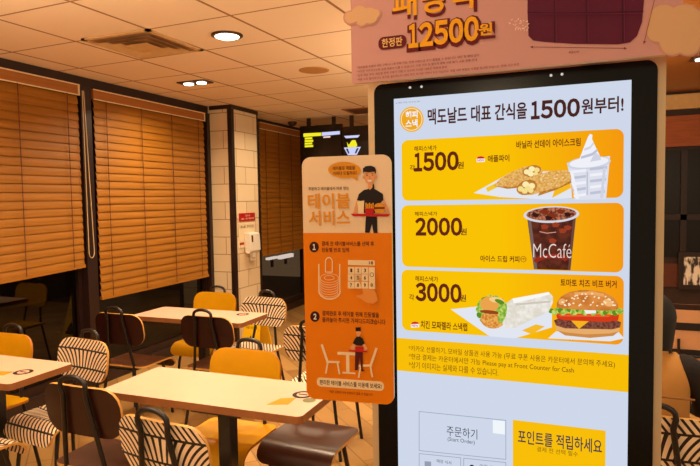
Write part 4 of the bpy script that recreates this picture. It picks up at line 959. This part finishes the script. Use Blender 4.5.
b.grid([[(x + (.4825 - x) * .03, y + (3.14 - y) * .05, zb + (ztp - zb) * k) for x, y in mid(k)] for k in (1, .5, .03)], plain('bag_lining', (60, 30, 20), rough=.9), close_u=True)
b.build('bag_body', t, merge=False)
for z0_, z1_ in ((1.02, 1.055), (.90, .93)):
    k = ((z0_ + z1_) / 2 - zb) / (ztp - zb); M4 = mid(k); b = MB(); b.grid([[(x + (.004 if x > .4825 else -.004), y + (.004 if y > 3.14 else -.004), z) for x, y in M4] for z in (z0_, z1_)], BAND, close_u=True); b.build('band', t)['label'] = 'black band'
for yy in (ty0 - .003, ty1 + .003):
    b = MB(); b.tube([(.42, yy, .98), (.42, yy, .92), (.43, yy, .90), (.53, yy, .90), (.54, yy, .92), (.54, yy, .98)], .006, BAND, 8, .6); b.build('carry_handle', t)

# small framed picture low on the far wall
t = thing('wall_picture', (1.2, RY - .03, 1.15), 'small pale framed picture on the dark wall right of the kiosk', 'picture')
PW = Plane((0, RY - .075, 0), (1, 0, 0)); q0, q1 = box_px(PW, 683.5, 257, 706, 285)
b = MB(); b.box((q0[0] - .05, RY - .075, q0[1] - .05), (q1[0] + .05, RY - .02, q1[1] + .05), FRAME); b.build('picture_frame', t)
def bw():
    m, nt, bs = newmat('grey_print'); tc = N(nt, 'ShaderNodeTexCoord'); mp = N(nt, 'ShaderNodeMapping'); mp.inputs['Scale'].default_value = (3, 1, 1); nt.links.new(tc.outputs['Object'], mp.inputs[0])
    nz = N(nt, 'ShaderNodeTexNoise'); nz.inputs['Scale'].default_value = 9; nt.links.new(mp.outputs[0], nz.inputs['Vector']); r = N(nt, 'ShaderNodeMapRange'); r.inputs[1].default_value = .42; r.inputs[2].default_value = .55; nt.links.new(nz.outputs['Fac'], r.inputs[0])
    nt.links.new(mix_c(nt, r.outputs[0], lin((60, 48, 40)), lin((250, 240, 225))), bs.inputs['Base Color']); return m
b = MB(); b.box((q0[0], RY - .082, q0[1]), (q1[0], RY - .074, q1[1]), bw()); b.build('print', t)

# ------------------------------------------------------------------ light
for (x, y, p) in ((-1.45, 2.55, 16), (-3.15, 2.4, 11), (-1.0, 4.4, 22), (-2.9, 6.2, 18), (.5, 2.9, 16), (-.9, .7, 9), (1.8, 5.0, 8), (-2.8, 1.0, 14), (-1.6, 7.4, 12)):
    area_lamp((x, y, CEIL - .03), p, .22)
# unseen fill points added in the front part, no lamps hang there
for (x, y, z, p) in ((-2.1, .2, 1.95, 14), (1.5, 1.2, 1.95, 14), (-.4, -1.0, 2.0, 14)):
    l = bpy.data.lights.new('fill_glow', 'POINT'); l.energy = p; l.color = LAMP_COL; l.shadow_soft_size = .2
    o = bpy.data.objects.new('fill_glow', l); COL.objects.link(o); o.location = (x, y, z)
for (x, y, z, p) in ((-2.3, .9, 1.9, 60), (-.3, 4.6, 1.9, 58), (1.6, 1.6, 1.9, 26)):  # upward fill discs added only to brighten the ceiling
    o = area_lamp((x, y, z), p, .5, spread=175); o.rotation_euler.x = PI
w = bpy.data.worlds.new('warm_fill'); SC.world = w; w.use_nodes = True  # even warm fill, added through the open sides of the room
w.node_tree.nodes['Background'].inputs[0].default_value = (1.0, .76, .49, 1); w.node_tree.nodes['Background'].inputs[1].default_value = .6

vs = SC.view_settings; vs.view_transform = 'Standard'; vs.look = 'None'; vs.exposure = 0.0; vs.gamma = 1.0; vs.use_curve_mapping = False
